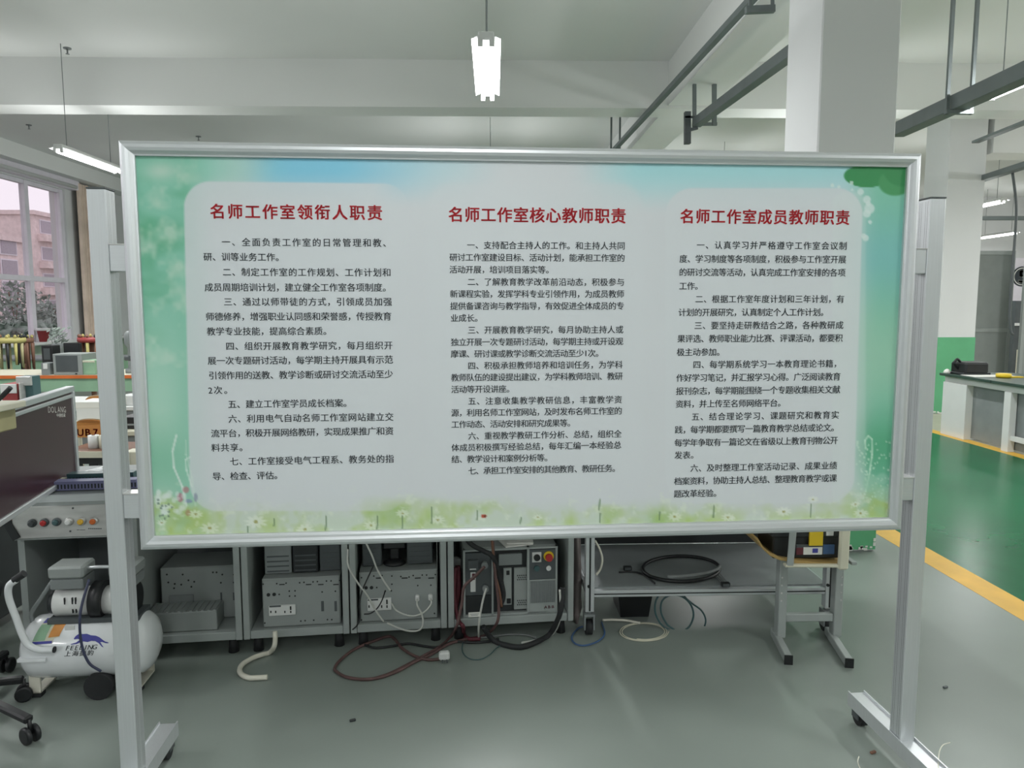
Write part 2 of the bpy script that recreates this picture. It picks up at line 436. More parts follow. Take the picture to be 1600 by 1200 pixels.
conduit('cable_trunking', 'wide grey cable trunking rising from behind the big pillar towards the lamp', a, b, .12, .11, (atz(1500, 160, z3)[1],))
a = atz(1524, 222, H+2.0); b = atz(1640, 176, H+2.0)
conduit('cable_tray', 'pale thin cable tray under the ceiling above the second pillar', a, b, .09, .03)
a = atz(1520, 284, H+1.72); b = atz(1640, 246, H+1.72)
conduit('cable_tray', 'long grey cable tray above the grey partition', a, b, .12, .07)
a = aty(1520, 341, 13.2); b = aty(1660, 341, 13.2)
conduit('cable_tray', 'dark level cable tray crossing above the partition in the far bay', a, b, .07, .07)
tag(MB().tube([aty(x, y, 9.4) for x, y in ((1582, 270), (1586, 300), (1588, 330), (1586, 370), (1582, 420), (1578, 480), (1579, 515), (1583, 523))], .016, 8).build('hanging_cable', 'darkgrey'), 'dark cable drooping from the tray past the partition edge', 'cable')
for px, py, lb in ((105, 75, 'sprinkler head on the ceiling nearest the corner above the windows'), (45, 195, 'sprinkler head at the ceiling edge above the window'), (310, 213, 'sprinkler head just above the top left of the board')):
    z = ZC-.001 if py != 195 else ZC-.001
    p = atz(px, py, z)
    t = thing('sprinkler', lb, 'sprinkler', p)
    MB().cyl((0, 0, 0), (0, 0, -.01), .04, n=14).build('rosette', 'grey', t)
    MB().cyl((0, 0, -.01), (0, 0, -.06), .008, n=8).build('nozzle', 'grey', t)
    MB().cyl((0, 0, -.06), (0, 0, -.064), .02, n=10).build('deflector', 'grey', t)
# ================================================================== NOTICE BOARD
BO = np.array([.1229, 2.1293, H-.1193]); BP = Plane(BO*[1, 1, 1], .0568)
def bw(u, z, d=0.):       # board local: u along, z above the centre, d towards the viewer
    return BO+BP.a*u+np.array([0, 0, z])-BP.n*d
board = thing('notice_board', 'large wheeled notice board with green printed sheet and aluminium frame', 'notice board', (BO[0], BO[1], 0), .0568)
def bl(u, z, d=0.): return (u, -d, z+BO[2])      # board root's own coordinates
IW, IH = 1.0894, .5255
nx, ny = 640, 308
U, V = np.meshgrid(np.linspace(-IW, IW, nx+1), np.linspace(IH, -IH, ny+1))
PW = BO[None, None]+BP.a[None, None]*U[..., None]+np.array([0, 0, 1.])*V[..., None]
PX, PY = proj(PW)
def sstep(a, b, x): t = np.clip((x-a)/(b-a), 0, 1); return t*t*(3-2*t)
def vnoise(x, y, seed):
    g = np.random.default_rng(seed).random((64, 64)); xi = np.floor(x).astype(int); yi = np.floor(y).astype(int); fx = x-xi; fy = y-yi
    fx = fx*fx*(3-2*fx); fy = fy*fy*(3-2*fy); G = lambda i, j: g[i % 64, j % 64]
    return (G(yi, xi)*(1-fx)+G(yi, xi+1)*fx)*(1-fy)+(G(yi+1, xi)*(1-fx)+G(yi+1, xi+1)*fx)*fy
def fbm(x, y, s_): return (vnoise(x, y, s_)*.55+vnoise(x*2.1, y*2.1, s_+1)*.28+vnoise(x*4.3, y*4.3, s_+2)*.17)
C = np.zeros(PX.shape+(3,)); C[:] = (204, 210, 214)
def blend(c, m_): 
    global C
    m_ = np.clip(m_, 0, 1)[..., None]; C = C*(1-m_)+np.array(c, float)*m_
n1 = fbm(PX/60, PY/45, 1); n2 = fbm(PX/28, PY/28, 5); n3 = fbm(PX/140, PY/90, 9)
L = lambda x, a, b: sstep(a, b, x)
topf = 1-L(PY, 262, 345)
blend((150, 214, 226), (1-L(PY, 250, 330))*L(PX, 560, 640)*(1-L(PX, 690, 800))*.45)
blend((112, 200, 232), (1-L(PY, 262, 330))*L(PX, 350, 440)*(1-L(PX, 520, 720)))
blend((150, 216, 222), (1-L(PY, 262, 340))*L(PX, 880, 1010)*.9)
blend((140, 210, 190), (1-L(PX, 300, 470))*(1-L(PY, 262, 340)))
blend((120, 200, 170), 1-L(PX, 285, 345))
blend((70, 170, 116), (1-L(PX, 270, 330))*np.clip(1.8*(n1-.42), 0, 1)*(1-L(PY, 430, 620)))
blend((176, 214, 190), (1-L(PX, 280, 330))*np.clip(3*(n2-.55), 0, .8)*(1-L(PY, 560, 700)))
blend((206, 220, 204), np.exp(-(((PX-252)/26)**2+((PY-268)/14)**2))*.6)
blend((178, 220, 200), (1-L(PX, 250, 330))*L(PY, 420, 640)*.75)
blend((120, 196, 160), (1-L(PX, 262, 330))*np.exp(-((PY-720)/50)**2)*.8)
blend((116, 200, 168), L(PX, 1310, 1380))
blend((110, 190, 200), L(PX, 1290, 1370)*np.exp(-((PY-400)/70)**2)*.6)
blend((150, 206, 176), L(PX, 1320, 1370)*np.exp(-((PY-560)/80)**2)*.8)
blend((70, 172, 122), L(PX, 1320, 1365)*np.exp(-((PY-700)/50)**2)*.8)
grass = sstep(766, 812, PY+18*(n1-.5)*2+L(PX, 1300, 1345)*20+(1-L(PX, 240, 330))*10-L(PX, 700, 1000)*4)
blend((188, 214, 176), grass*.55)
blend((176, 206, 108), np.clip(grass-.25, 0, 1)*1.2*np.clip(2.6*(n2-.33), 0, 1))
blend((140, 186, 118), np.clip(grass-.4, 0, 1)*np.clip(3*(n1-.55), 0, 1)*.8)
blend((214, 226, 206), sstep(745, 770, PY)*np.clip(4*(fbm(PX/11, PY/9, 21)-.62), 0, .7)*(1-.3*n1))
def rr(x0, y0, x1, y1, r, soft):
    dx = np.maximum(np.maximum(x0+r-PX, PX-(x1-r)), 0); dy = np.maximum(np.maximum(y0+r-PY, PY-(y1-r)), 0)
    return 1-sstep(-soft, soft, np.hypot(dx, dy)-r)
pw_ = (205, 212, 216)
k1 = rr(287+.021*(PY-283), 283+.012*(PX-287), 640, 798, 42, 1.5); blend(pw_, k1*.86*(1-L(PX, 575, 645)*.85)*(1-.25*L(PY, 740, 790)))
k2 = rr(668, 286, 1004, 786, 40, 8); blend(pw_, k2*.5)
k3 = rr(1040, 294, 1348-.03*(PY-300), 786, 42, 1.5); blend(pw_, k3*.84*(1-.2*L(PY, 740, 786)))
blend((206, 222, 218), rr(1300, 300, 1352, 790, 20, 3)*.3)
# leaves top right, as printed
def blob(cx, cy_, rx, ry, soft=.08, ang=0):
    x = (PX-cx)*math.cos(ang)+(PY-cy_)*math.sin(ang); y = -(PX-cx)*math.sin(ang)+(PY-cy_)*math.cos(ang)
    return 1-sstep(1-soft, 1+soft, (x/rx)**2+(y/ry)**2)
blend((40, 150, 78), np.maximum(blob(1352, 276, 34, 17, ang=.05), blob(1388, 250, 62, 30)*(PX > 1322)))
blend((56, 158, 88), blob(1398, 286, 26, 20, .2))
blend((40, 148, 76), blob(1412, 262, 34, 30, .15))
for cx, cy_, r_ in ((1300, 290, 3), (1310, 292, 2.5), (1331, 297, 2), (1344, 300, 5), (1354, 312, 6), (1358, 326, 8), (1354, 334, 6), (1359, 347, 3), (1352, 372, 5), (1349, 369, 4), (1356, 318, 4), (1330, 286, 3)):
    blend((206, 226, 222), blob(cx, cy_, r_, r_, .4)*.8)
for k in range(90):
    cx = 1338+random.random()*55; cy_ = 690+random.random()*90; blend((196, 226, 206), blob(cx, cy_, 1.6, 1.6, .5)*.6)
def curl(pts, wdt, c, al):
    for i in range(len(pts)-1):
        (x0, y0), (x1, y1) = pts[i], pts[i+1]; d = np.hypot(x1-x0, y1-y0)+1e-6
        t = np.clip(((PX-x0)*(x1-x0)+(PY-y0)*(y1-y0))/d**2, 0, 1); q_ = np.hypot(PX-x0-t*(x1-x0), PY-y0-t*(y1-y0)); blend(c, (1-sstep(wdt*.5, wdt*1.3, q_))*al)
curl([(1352, 700), (1351, 688), (1356, 681), (1362, 686), (1362, 710), (1358, 740), (1352, 768)], 1.6, (190, 228, 204), .7)
curl([(292, 790), (285, 760), (272, 730), (270, 705), (276, 680)], 1.8, (214, 232, 222), .8)
curl([(300, 760), (292, 735), (290, 718), (297, 714)], 1.5, (214, 232, 222), .6)
curl([(291, 688), (291, 710), (300, 745), (306, 790)], 1.5, (206, 228, 214), .4)
for cx, cy_, rx, ry, c, al in ((1360, 755, 12, 14, (150, 206, 176), .6), (1382, 772, 16, 12, (160, 210, 184), .6), (1378, 748, 10, 9, (150, 206, 180), .5),
        (282, 777, 5, 7, (190, 90, 120), .7), (291, 765, 5, 5, (196, 96, 110), .6), (295, 783, 6, 3, (110, 120, 180), .6), (306, 777, 3, 7, (120, 130, 160), .6), (294, 801, 4, 5, (180, 110, 90), .5)):
    blend(c, blob(cx, cy_, rx, ry, .5)*al)
for k in range(30):
    cx = 246+random.random()*45; cy_ = 768+random.random()*34; blend((214, 230, 222), blob(cx, cy_, 3+3*random.random(), 3+2*random.random(), .6)*.6)
for k in range(12):
    cx = 246+random.random()*24; cy_ = 780+random.random()*32; blend((84, 118, 104), blob(cx, cy_, 1.8, 1.8, .6)*.7)
def daisy(cx, cy_, r_, c=(226, 234, 220), eye=(150, 150, 60), ph=0.):
    x, y = PX-cx, (PY-cy_)*1.7; d = np.hypot(x, y); an = np.arctan2(y, x); pet = r_*(.55+.45*np.abs(np.cos(an*4.5+ph)))
    blend(c, (1-sstep(pet*.7, pet*1.1, d))*.6); blend(eye, blob(cx, cy_, r_*.17, r_*.13, .5)*.75)
for f_ in ((328, 825, 17), (477, 827, 16), (580, 821, 14), (629, 802, 12), (840, 808, 9), (1054, 807, 13), (1137, 808, 12), (1224, 799, 14), (1344, 802, 13), (306, 803, 13), (253, 816, 9), (400, 815, 20), (684, 812, 13), (1270, 780, 10), (1336, 788, 9)):
    daisy(*f_, ph=f_[0])
blend((190, 70, 40), blob(756, 806, 4.5, 3, .3)); blend((60, 40, 30), blob(758, 806, 1.5, 1.5, .4))
for x, y0_, y1_ in ((510, 806, 828), (429, 810, 822), (629, 806, 832), (675, 792, 818), (746, 798, 812), (937, 780, 796), (938, 802, 816), (1031, 800, 812), (1115, 790, 808), (1267, 788, 808), (814, 808, 818), (388, 822, 832), (590, 806, 830)):
    curl([(x, y0_), (x-1, y1_)], 1.1, (92, 128, 84), .8)
C = C*.8+C.mean(-1, keepdims=True)*.2
me = bpy.data.meshes.new('printed_sheet')
vv = np.stack([U, np.full_like(U, -.002), V+BO[2]], -1).reshape(-1, 3)
ii = np.arange((nx+1)*(ny+1)).reshape(ny+1, nx+1)
q4 = np.stack([ii[:-1, :-1], ii[1:, :-1], ii[1:, 1:], ii[:-1, 1:]], -1).reshape(-1, 4)
me.vertices.add(len(vv)); me.vertices.foreach_set('co', vv.ravel()); me.loops.add(q4.size); me.loops.foreach_set('vertex_index', q4.ravel().astype(np.int32))
me.polygons.add(len(q4)); me.polygons.foreach_set('loop_start', np.arange(0, q4.size, 4, dtype=np.int32)); me.update(calc_edges=True)
ca = me.color_attributes.new('print', 'FLOAT_COLOR', 'POINT'); cc = np.clip(C/255, 0, 1); cc = np.where(cc > .04045, ((cc+.055)/1.055)**2.4, cc/12.92)
ca.data.foreach_set('color', np.concatenate([cc.reshape(-1, 3), np.ones((len(vv), 1))], 1).ravel().astype(np.float32))
m = bpy.data.materials.new('printed_film'); m.use_nodes = True; nt = m.node_tree; b_ = nt.nodes['Principled BSDF']; at_ = nt.nodes.new('ShaderNodeVertexColor'); at_.layer_name = 'print'
nt.links.new(at_.outputs[0], b_.inputs['Base Color']); b_.inputs['Roughness'].default_value = .42; me.materials.append(m)
o = bpy.data.objects.new('printed_sheet', me); COL.objects.link(o); o.parent = board
MB().bx(-IW-.01, IW+.01, .002, .014, BO[2]-IH-.01, BO[2]+IH+.01).build('backing_board', 'white', board)
# frame: rounded aluminium profile, four mitred rails
W2, H2 = 1.124, .562
prof = [(0, -.004), (0, .012), (.003, .018), (.010, .0225), (.018, .0235), (.026, .021), (.031, .015), (.0345, .012), (.0385, .011), (.0385, -.004)]
def rail(side):
    mb = MB(); vs = []
    for e in (0, 1):
        for k_, d_ in prof:
            if side in 'tb':
                x = (-1 if e == 0 else 1)*(W2-k_); z = (1 if side == 't' else -1)*(H2-k_)
            else:
                x = (1 if side == 'r' else -1)*(W2-k_); z = (-1 if e == 0 else 1)*(H2-k_)
            vs.append(bl(x, z, d_))
    n_ = len(prof); fs = [(i, i+1, i+1+n_, i+n_) for i in range(n_-1)]+[(n_-1, 0, n_, 2*n_-1), tuple(range(n_)), tuple(range(2*n_-1, n_-1, -1))]
    mb.add(vs, fs); o = mb.build('frame_rail', 'alu_h' if side in 'tb' else 'alu', board)
    return o
for s_ in 'tblr': rail(s_)
# posts, brackets, feet
PB = .108
for sg in (-1, 1):
    u0 = 1.1685 if sg > 0 else -1.2205; u1 = u0+.049
    mb = MB(); dT = .058
    mb.bx(u0, u1, 0.0, dT, PB-.012, BO[2]+.4374, .002)
    mb.build('post', 'alu', board)
    mb = MB()
    for gx in (.18, .34, .66, .82): mb.bx(u0 if sg > 0 else u1-.0008, u0+.0008 if sg > 0 else u1, dT*gx-.0006, dT*gx+.0006, PB, BO[2]+.43)
    mb.build('extrusion_groove', 'darkgrey', board)
    MB().bx(u0-.001, u1+.001, -.001, dT+.001, BO[2]+.4374, BO[2]+.4414, .001).build('post_cap', 'darkgrey', board)
    for zc_, hh in ((.253, .073), (-.44, .071)):
        a_, b_2 = (1.122, u0) if sg > 0 else (u1, -1.122)
        br = MB().bx(a_, b_2, .003, .047, BO[2]+zc_-hh/2, BO[2]+zc_+hh/2, .002); o = br.build('bracket', 'alu_h', board)
        MB().bx(a_, b_2, .001, .05, BO[2]+zc_+hh/2-.001, BO[2]+zc_+hh/2+.002).build('bracket_lip', 'steel', o)
    # foot
    uc = (u0+u1)/2; y_f, y_n = .30, -.34
    ft = MB(); wd = .031; base = PB-.05
    ft.bx(uc-wd, uc+wd, y_n, y_f, base, PB-.008); ft.bx(uc-wd, uc-wd+.004, y_n, y_f, PB-.008, PB); ft.bx(uc+wd-.004, uc+wd, y_n, y_f, PB-.008, PB)
    f_o = ft.build('foot', 'alu', board)
    for yy in (y_f-.035, y_n+.035):
        c_ = MB(); c_.cyl((uc-.014, yy, .031), (uc+.014, yy, .031), .031, n=20); co = c_.build('caster_wheel', 'rubber', f_o)
        c_ = MB(); c_.bx(uc-.022, uc-.017, yy-.02, yy+.02,   .026, base); c_.bx(uc+.017, uc+.022, yy-.02, yy+.02, .03, base); c_.bx(uc-.022, uc+.022, yy-.022, yy+.022, base-.006, base); c_.build('caster_fork', 'darkgrey', f_o)
# writing on the board: (text, x0, x1 of the last full glyph, y at left, y at right) in crop pixels
def column(title, lines, glyph, tglyph):
    allt = ''.join(l[0] for l in lines)
    load_glyphs(allt); load_glyphs(title[0])
    def line(mb, text, x0, x1, y0, y1, g, ox, oy, sc, bold):
        lw = [(.5 if ord(c) < 128 else 1.) for c in text]
        k = len(text)-1
        while text[k] in '、，。': k -= 1
        adv = sum(lw[:k]); x0, x1, y0, y1 = x0/sc+ox, x1/sc+ox, y0/sc+oy, y1/sc+oy; g = g/sc
        pitch = (x1-x0-g)/adv if k else g
        pos = 0.
        zz = [BP.at(x0, y0)[1]-BO[2], BP.at(x1, y1)[1]-BO[2]]; zc_ = sum(zz)/2
        for i, c in enumerate(text):
            cx = x0+g/2+pitch*pos-(pitch*.25 if lw[i] < 1 else 0)
            u = BP.at(cx, (y0+y1)/2)[0]; em = (BP.at(cx+g/2, y0)[0]-BP.at(cx-g/2, y0)[0])/.86
            if c in '、，。':
                put_glyph(mb, c, u, zc_, em, lambda a, b: bl(a, b, .0032), bold)
            else: put_glyph(mb, c, u, zc_, em, lambda a, b: bl(a, b, .0032), bold)
            pos += lw[i]
    mb = MB(); line(mb, *title[:5], tglyph, *title[5:], 1.); mb.build('heading_text', 'red_ink', board, fix=False)
    mb = MB()
    for l in lines: line(mb, *l[:5], glyph, *l[5:], .5)
    mb.build('body_text', 'ink', board, fix=False)
A_, B_ = (180, 220, 3.478), (180, 540, 3.478)
column(('名师工作室领衔人职责', 522, 1448, 385, 396)+A_, [
 ('一、全面负责工作室的日常管理和教、', 583, 1445, 550, 558)+A_, ('研、训等业务工作。', 484, 868, 632, 634)+A_, ('二、制定工作室的工作规划、工作计划和', 588, 1497, 714, 718)+A_,
 ('成员周期培训计划，建立健全工作室各项制度。', 490, 1450, 796, 800)+A_, ('三、通过以师带徒的方式，引领成员加强', 594, 1502, 876, 876)+A_, ('师德修养，增强职业认同感和荣誉感，传授教育', 496, 1500, 955, 957)+A_,
 ('教学专业技能，提高综合素质。', 502, 1127, 1036, 1036)+A_, ('四、组织开展教育教学研究，每月组织开', 605, 1506, 1116, 1114)+A_, ('展一次专题研讨活动，每学期主持开展具有示范', 507, 1508, 82, 78)+B_,
 ('引领作用的送教、教学诊断或研讨交流活动至少', 512, 1508, 162, 157)+B_, ('2次。', 512, 582, 243, 243)+B_, ('五、建立工作室学员成长档案。', 617, 1237, 318, 314)+B_, ('六、利用电气自动名师工作室网站建立交', 619, 1511, 398, 388)+B_,
 ('流平台，积极开展网络教研，实现成果推广和资', 524, 1511, 476, 466)+B_, ('料共享。', 527, 670, 556, 553)+B_, ('七、工作室接受电气工程系、教务处的指', 627, 1513, 632, 613)+B_, ('导、检查、评估。', 533, 862, 710, 706)+B_], 42, 74)
A_, B_ = (620, 220, 3.8095), (620, 530, 3.8095)
column(('名师工作室核心教师职责', 312, 1358, 443, 450)+A_, [
 ('一、支持配合主持人的工作。和主持人共同', 420, 1355, 625, 625)+A_, ('研讨工作室建设目标、活动计划，能承担工作室的', 316, 1354, 697, 697)+A_, ('活动开展，培训项目落实等。', 316, 883, 768, 769)+A_,
 ('二、了解教育教学改革前沿动态，积极参与', 423, 1352, 842, 842)+A_, ('新课程实验，发挥学科专业引领作用，为成员教师', 319, 1350, 914, 912)+A_, ('提供备课咨询与教学指导，有效促进全体成员的专', 320, 1350, 985, 984)+A_,
 ('业成长。', 322, 460, 1056, 1056)+A_, ('三、开展教育教学研究，每月协助主持人或', 425, 1345, 1127, 1125)+A_, ('独立开展一次专题研讨活动，每学期主持或开设观', 324, 1344, 18, 14)+B_, ('摩课、研讨课或教学诊断交流活动至少1次。', 324, 1180, 88, 85)+B_,
 ('四、积极承担教师培养和培训任务，为学科', 425, 1341, 158, 153)+B_, ('教师队伍的建设提出建议，为学科教师培训、教研', 325, 1341, 229, 221)+B_, ('活动等开设讲座。', 326, 650, 299, 297)+B_, ('五、注意收集教学教研信息，丰富教学资', 427, 1337, 368, 361)+B_,
 ('源，利用名师工作室网站，及时发布名师工作室的', 326, 1337, 438, 428)+B_, ('工作动态、活动安排和研究成果等。', 327, 1013, 507, 500)+B_, ('六、重视教学教研工作分析、总结，组织全', 427, 1335, 575, 565)+B_, ('体成员积极撰写经验总结，每年汇编一本经验总', 328, 1333, 643, 633)+B_,
 ('结、教学设计和案例分析等。', 328, 877, 713, 708)+B_, ('七、承担工作室安排的其他教育、教研任务。', 427, 1280, 781, 771)+B_], 42, 80)
A_, B_ = (1020, 230, 3.636), (1020, 530, 3.636)
column(('名师工作室成员教师职责', 158, 1112, 397, 402)+A_, [
 ('一、认真学习并严格遵守工作室会议制', 250, 1098, 558, 562)+A_, ('度、学习制度等各项制度，积极参与工作室开展', 152, 1094, 637, 638)+A_, ('的研讨交流等活动，认真完成工作室安排的各项', 150, 1090, 712, 714)+A_, ('工作。', 150, 235, 790, 790)+A_,
 ('二、根据工作室年度计划和三年计划，有', 242, 1083, 864, 864)+A_, ('计划的开展研究，认真制定个人工作计划。', 146, 948, 940, 938)+A_, ('三、要坚持走研教结合之路，各种教研成', 236, 1078, 1014, 1012)+A_, ('果评选、教师职业能力比赛、评课活动，都要积', 140, 1074, 1088, 1086)+A_, ('极主动参加。', 137, 358, 1165, 1165)+A_,
 ('四、每学期系统学习一本教育理论书籍，', 229, 1020, 145, 140)+B_, ('作好学习笔记，并汇报学习心得。广泛阅读教育', 134, 1062, 220, 214)+B_, ('报刊杂志，每学期能围绕一个专题收集相关文献', 132, 1060, 295, 287)+B_, ('资料，并上传至名师网络平台。', 130, 705, 368, 364)+B_,
 ('五、结合理论学习、课题研究和教育实', 221, 1053, 440, 432)+B_, ('践，每学期都要撰写一篇教育教学总结或论文。', 126, 1008, 513, 505)+B_, ('每学年争取有一篇论文在省级以上教育刊物公开', 124, 1047, 587, 577)+B_, ('发表。', 124, 210, 660, 658)+B_,
 ('六、及时整理工作室活动记录、成果业绩', 214, 1042, 731, 719)+B_, ('档案资料，协助主持人总结、整理教育教学或课', 122, 1040, 805, 791)+B_, ('题改革经验。', 120, 340, 878, 875)+B_], 40, 72)
#@@PART2
# ================================================================== CABINET ROW
rA, rB = atz(380, 1000, .07), atz(896, 970, .07)
RY = math.atan2(rB[1]-rA[1], rB[0]-rA[0]); RO = np.array([rA[0], rA[1], 0.]); RP = Plane(RO, RY)
CT = .70
def rthing(name, label, cat, lx, off=0., z=0., group=None):
    return thing(name, label, cat, RP.w(lx, off, z), RY, group)
def cabinet(lx0, lx1, label, open_back=False, dep=.50):
    t = rthing('storage_cabinet', label, 'cabinet', lx0, 0, 0, 'open metal cabinets under the bench'); w_ = lx1-lx0; e = .028
    for n_, x in (('side_panel', 0), ('side_panel', w_-e)): MB().bx(x+.001, x+e-.001, .0, dep, .07, CT, .002).build(n_, 'cab', t)
    MB().bx(e, w_-e, .005, dep, .07, .105, .002).build('bottom_panel', 'cab', t)
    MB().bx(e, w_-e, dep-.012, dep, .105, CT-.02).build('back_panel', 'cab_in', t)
    MB().bx(e, w_-e, .005, dep, CT-.02, CT).build('top_panel', 'cab', t)
    for x in (.05, w_-.05):
        for y in (.05, dep-.06): MB().cyl((x, y, 0), (x, y, .07), .022, .016, n=12).build('foot', 'rubber', t)
    return t
cabinet(-.43, -.002, 'open grey cabinet just behind the air tank, dim box inside')
cabinet(.002, .445, 'open grey cabinet with socketed panel, white pipe leaning at its base')
cabinet(.449, .867, 'open grey cabinet holding socketed unit with two white plugs')
cabinet(.871, 1.436, 'widest open grey cabinet, holding the robot controller')
wt = rthing('worktop', 'continuous grey worktop over the cabinets, hidden behind the board', 'worktop', -.86)
MB().bx(0, 2.30, -.012, .56, CT+.0005, CT+.028, .003).build('top_board', 'grey', wt)
MB().bx(0, 2.30, -.022, -.012, CT+.001, CT+.03).build('edge_rail', 'alu_h', wt)
# dotted units inside the cabinets
def holes(pts, r_, off, t, name='screw_hole'):
    mb = MB()
    for x, y in pts:
        a, z = RP.at(x, y, off); p0 = RP.w(a, off-.0015, z); p1 = RP.w(a, off+.002, z); mb.cyl(p0, p1, r_, n=8)
    o = mb.build(name, 'black', t, True); o['kind'] = 'stuff'; return o
def rbox(x0, y0, x1, y1, off, d, name, m, t, proud=0., bev=.002):   # box whose front face spans these pixels
    a0, z1_ = RP.at(x0, y0, off); a1, z0_ = RP.at(x1, y1, off)
    mb = MB(); f_ = [RP.w(a, o_, z) for a in (a0, a1) for o_ in (off-proud, off+d) for z in (z0_, z1_)]
    c = sum(f_)/8; mb.box(c, (abs(a1-a0), d+proud, abs(z1_-z0_)), bev, RY); return mb.build(name, m, t, True)
c5 = lambda x, y: (200+x/4.444, 820+y/4.444)
c6 = lambda x, y: (520+x/3.902, 820+y/3.902)
c2 = lambda x, y: (700+x/8, 830+y/8)
def unit(label, tl, br, off, dep, base=.1065):
    a0, z1_ = RP.at(*tl, off); a1, _ = RP.at(*br, off)
    t = rthing('electrical_unit', label, 'electrical unit', (a0+a1)/2, off+dep/2, base, 'sheet metal electrical units')
    MB().bx(-(a1-a0)/2, (a1-a0)/2, -dep/2, dep/2, 0, z1_-base, .003).build('casing', 'boxmetal', t)
    MB().bx(-(a1-a0)/2+.004, (a1-a0)/2-.004, -dep/2-.003, -dep/2, .004, z1_-base-.006, .001).build('front_plate', 'boxmetal', t)
    return t
# second cabinet unit
u2 = unit('electrical unit with a short socket strip and nothing plugged in', (409, 905), (533, 980), .03, .30)
holes([c5(x, y) for x, y in ((938, 412), (1033, 408), (1098, 405), (1192, 402), (1222, 399), (1285, 396), (1315, 394), (1378, 390), (1410, 389), (1470, 386), (950, 682), (1120, 460), (1160, 458), (1122, 495), (1160, 494), (1050, 483), (1348, 466), (1440, 461), (1200, 668), (1230, 665), (1290, 662), (1385, 658), (1415, 658))], .0035, .027, u2)
holes([c5(975, 486), c5(1015, 483)], .008, .027, u2, 'jack')
for (x0, x1) in ((1340, 1362), (1432, 1452)): rbox(*c5(x0, 530), *c5(x1, 600), .027, .003, 'slot', 'darkgrey', u2, .001)
for i, x in enumerate((1050, 1235, 1320, 1425)): rbox(*c5(x, 412), *c5(x+38, 417), .027, .003, 'vent_slot', 'black', u2, .001, 0)
def socket_strip(t, x0, y0, x1, y1, off, fn):
    o = rbox(*fn(x0, y0), *fn(x1, y1), off, .01, 'socket_strip', 'white', t, .008)
    w_, h_ = x1-x0, y1-y0
    for q_ in (.08, .26, .60, .82):
        rbox(*fn(x0+w_*q_-w_*.03, y0+h_*.62), *fn(x0+w_*q_+w_*.02, y0+h_*.86), off-.008, .004, 'socket_hole', 'black', o, .001, 0)
    rbox(*fn(x0+w_*.78, y0+h_*.1), *fn(x0+w_*.84, y0+h_*.5), off-.008, .004, 'switch', 'black', o, .002, 0)
    rbox(*fn(x0+w_*.02, y0+h_*.08), *fn(x0+w_*.45, y0+h_*.16), off-.008, .004, 'seam', 'darkgrey', o, .001, 0)
socket_strip(u2, 978, 560, 1165, 620, .027, c5)
# third cabinet unit
u3 = unit('electrical unit with two white plugs pushed into its front', (561, 895), (684, 972), .03, .30)
holes([c6(x, y) for x, y in ((175, 322), (175, 580), (250, 312), (300, 309), (360, 312), (415, 315), (465, 318), (490, 309), (545, 306), (572, 306), (625, 303), (268, 382), (360, 362), (320, 405), (357, 402), (518, 370), (598, 368), (620, 540), (455, 550))], .0035, .027, u3)
holes([c6(203, 384), c6(236, 383)], .008, .027, u3, 'jack')
for i, x in enumerate((262, 420, 500, 582)): rbox(*c6(x, 322), *c6(x+36, 327), .027, .003, 'vent_slot', 'black', u3, .001, 0)
socket_strip(u3, 210, 450, 358, 515, .027, c6)
for k_, (x, y) in enumerate(((515, 440), (595, 437))):
    o = rbox(*c6(x-13, y-15), *c6(x+13, y+18), .0265, .02, 'plug', 'white', u3, .018, .004)
# first cabinet: dim board and a low ribbed box
u1 = unit('dim perforated electrical unit at the back of the cabinet behind the air tank', (250, 888), (372, 985), .16, .2)
holes([c5(x, y) for x, y in ((645, 402), (735, 400), (590, 330), (615, 330), (655, 345), (735, 345), (280, 400), (325, 410), (370, 415), (420, 385), (460, 395), (320, 440), (440, 430), (270, 345), (380, 345))], .004, .157, u1)
for (x0, x1) in ((640, 655), (728, 742)): rbox(*c5(x0, 470), *c5(x1, 525), .157, .003, 'slot', 'darkgrey', u1, .001)
rbox(*c5(285, 490), *c5(460, 540), .157, .003, 'socket_strip', 'grey', u1, .006)
a0, zt = RP.at(248, 956, .03); a1, zb = RP.at(340, 982, .03)
lb_ = rthing('ribbed_box', 'low grey ribbed box lying in the cabinet behind the air tank', 'box', (a0+a1)/2-.02, .095, .1065)
MB().bx(-.15, .135, -.06, .058, 0, .085, .003).build('box_body', 'boxmetal', lb_)
mb = MB()
for k in range(12): mb.bx(-.145+k*.024, -.135+k*.024, -.055, .05, .085, .089)
mb.build('rib', 'boxmetal', lb_)['kind'] = 'stuff'
# towers lying on the units
def lying_box(label, x0, x1, off, zbase, ztop, dep, m, nm='computer_case', cat='computer'):
    a0 = RP.at(x0, 870, off)[0]; a1 = RP.at(x1, 870, off)[0]
    t = rthing(nm, label, cat, (a0+a1)/2, off+dep/2, zbase)
    w_ = a1-a0; MB().bx(-w_/2, w_/2, -dep/2, dep/2, 0, ztop-zbase, .004).build('case_body', m, t)
    for k in range(4): MB().bx(-w_/2+.01, w_/2-.01, -dep/2-.002, -dep/2, .01+k*.022, .016+k*.022).build('vent_slat', 'darkgrey', t)
    return t
zu = RP.at(409, 905, .03)[1]+.0015
lying_box('grey computer case standing on the unit in the second cabinet', 413, 455, .08, zu, .56, .18, 'grey')
lying_box('black computer case between grey ones in the second cabinet', 457, 497, .08, zu, .60, .18, 'dark')
lying_box('grey computer case nearest the right side of the second cabinet', 499, 532, .09, zu, .55, .18, 'darkgrey')
zu3 = RP.at(561, 895, .03)[1]+.0015
lying_box('grey computer case left of the black monitor in the third cabinet', 566, 596, .10, zu3, .56, .18, 'darkgrey')
lying_box('grey computer case right of the black monitor in the third cabinet', 636, 676, .10, zu3, .55, .18, 'darkgrey')
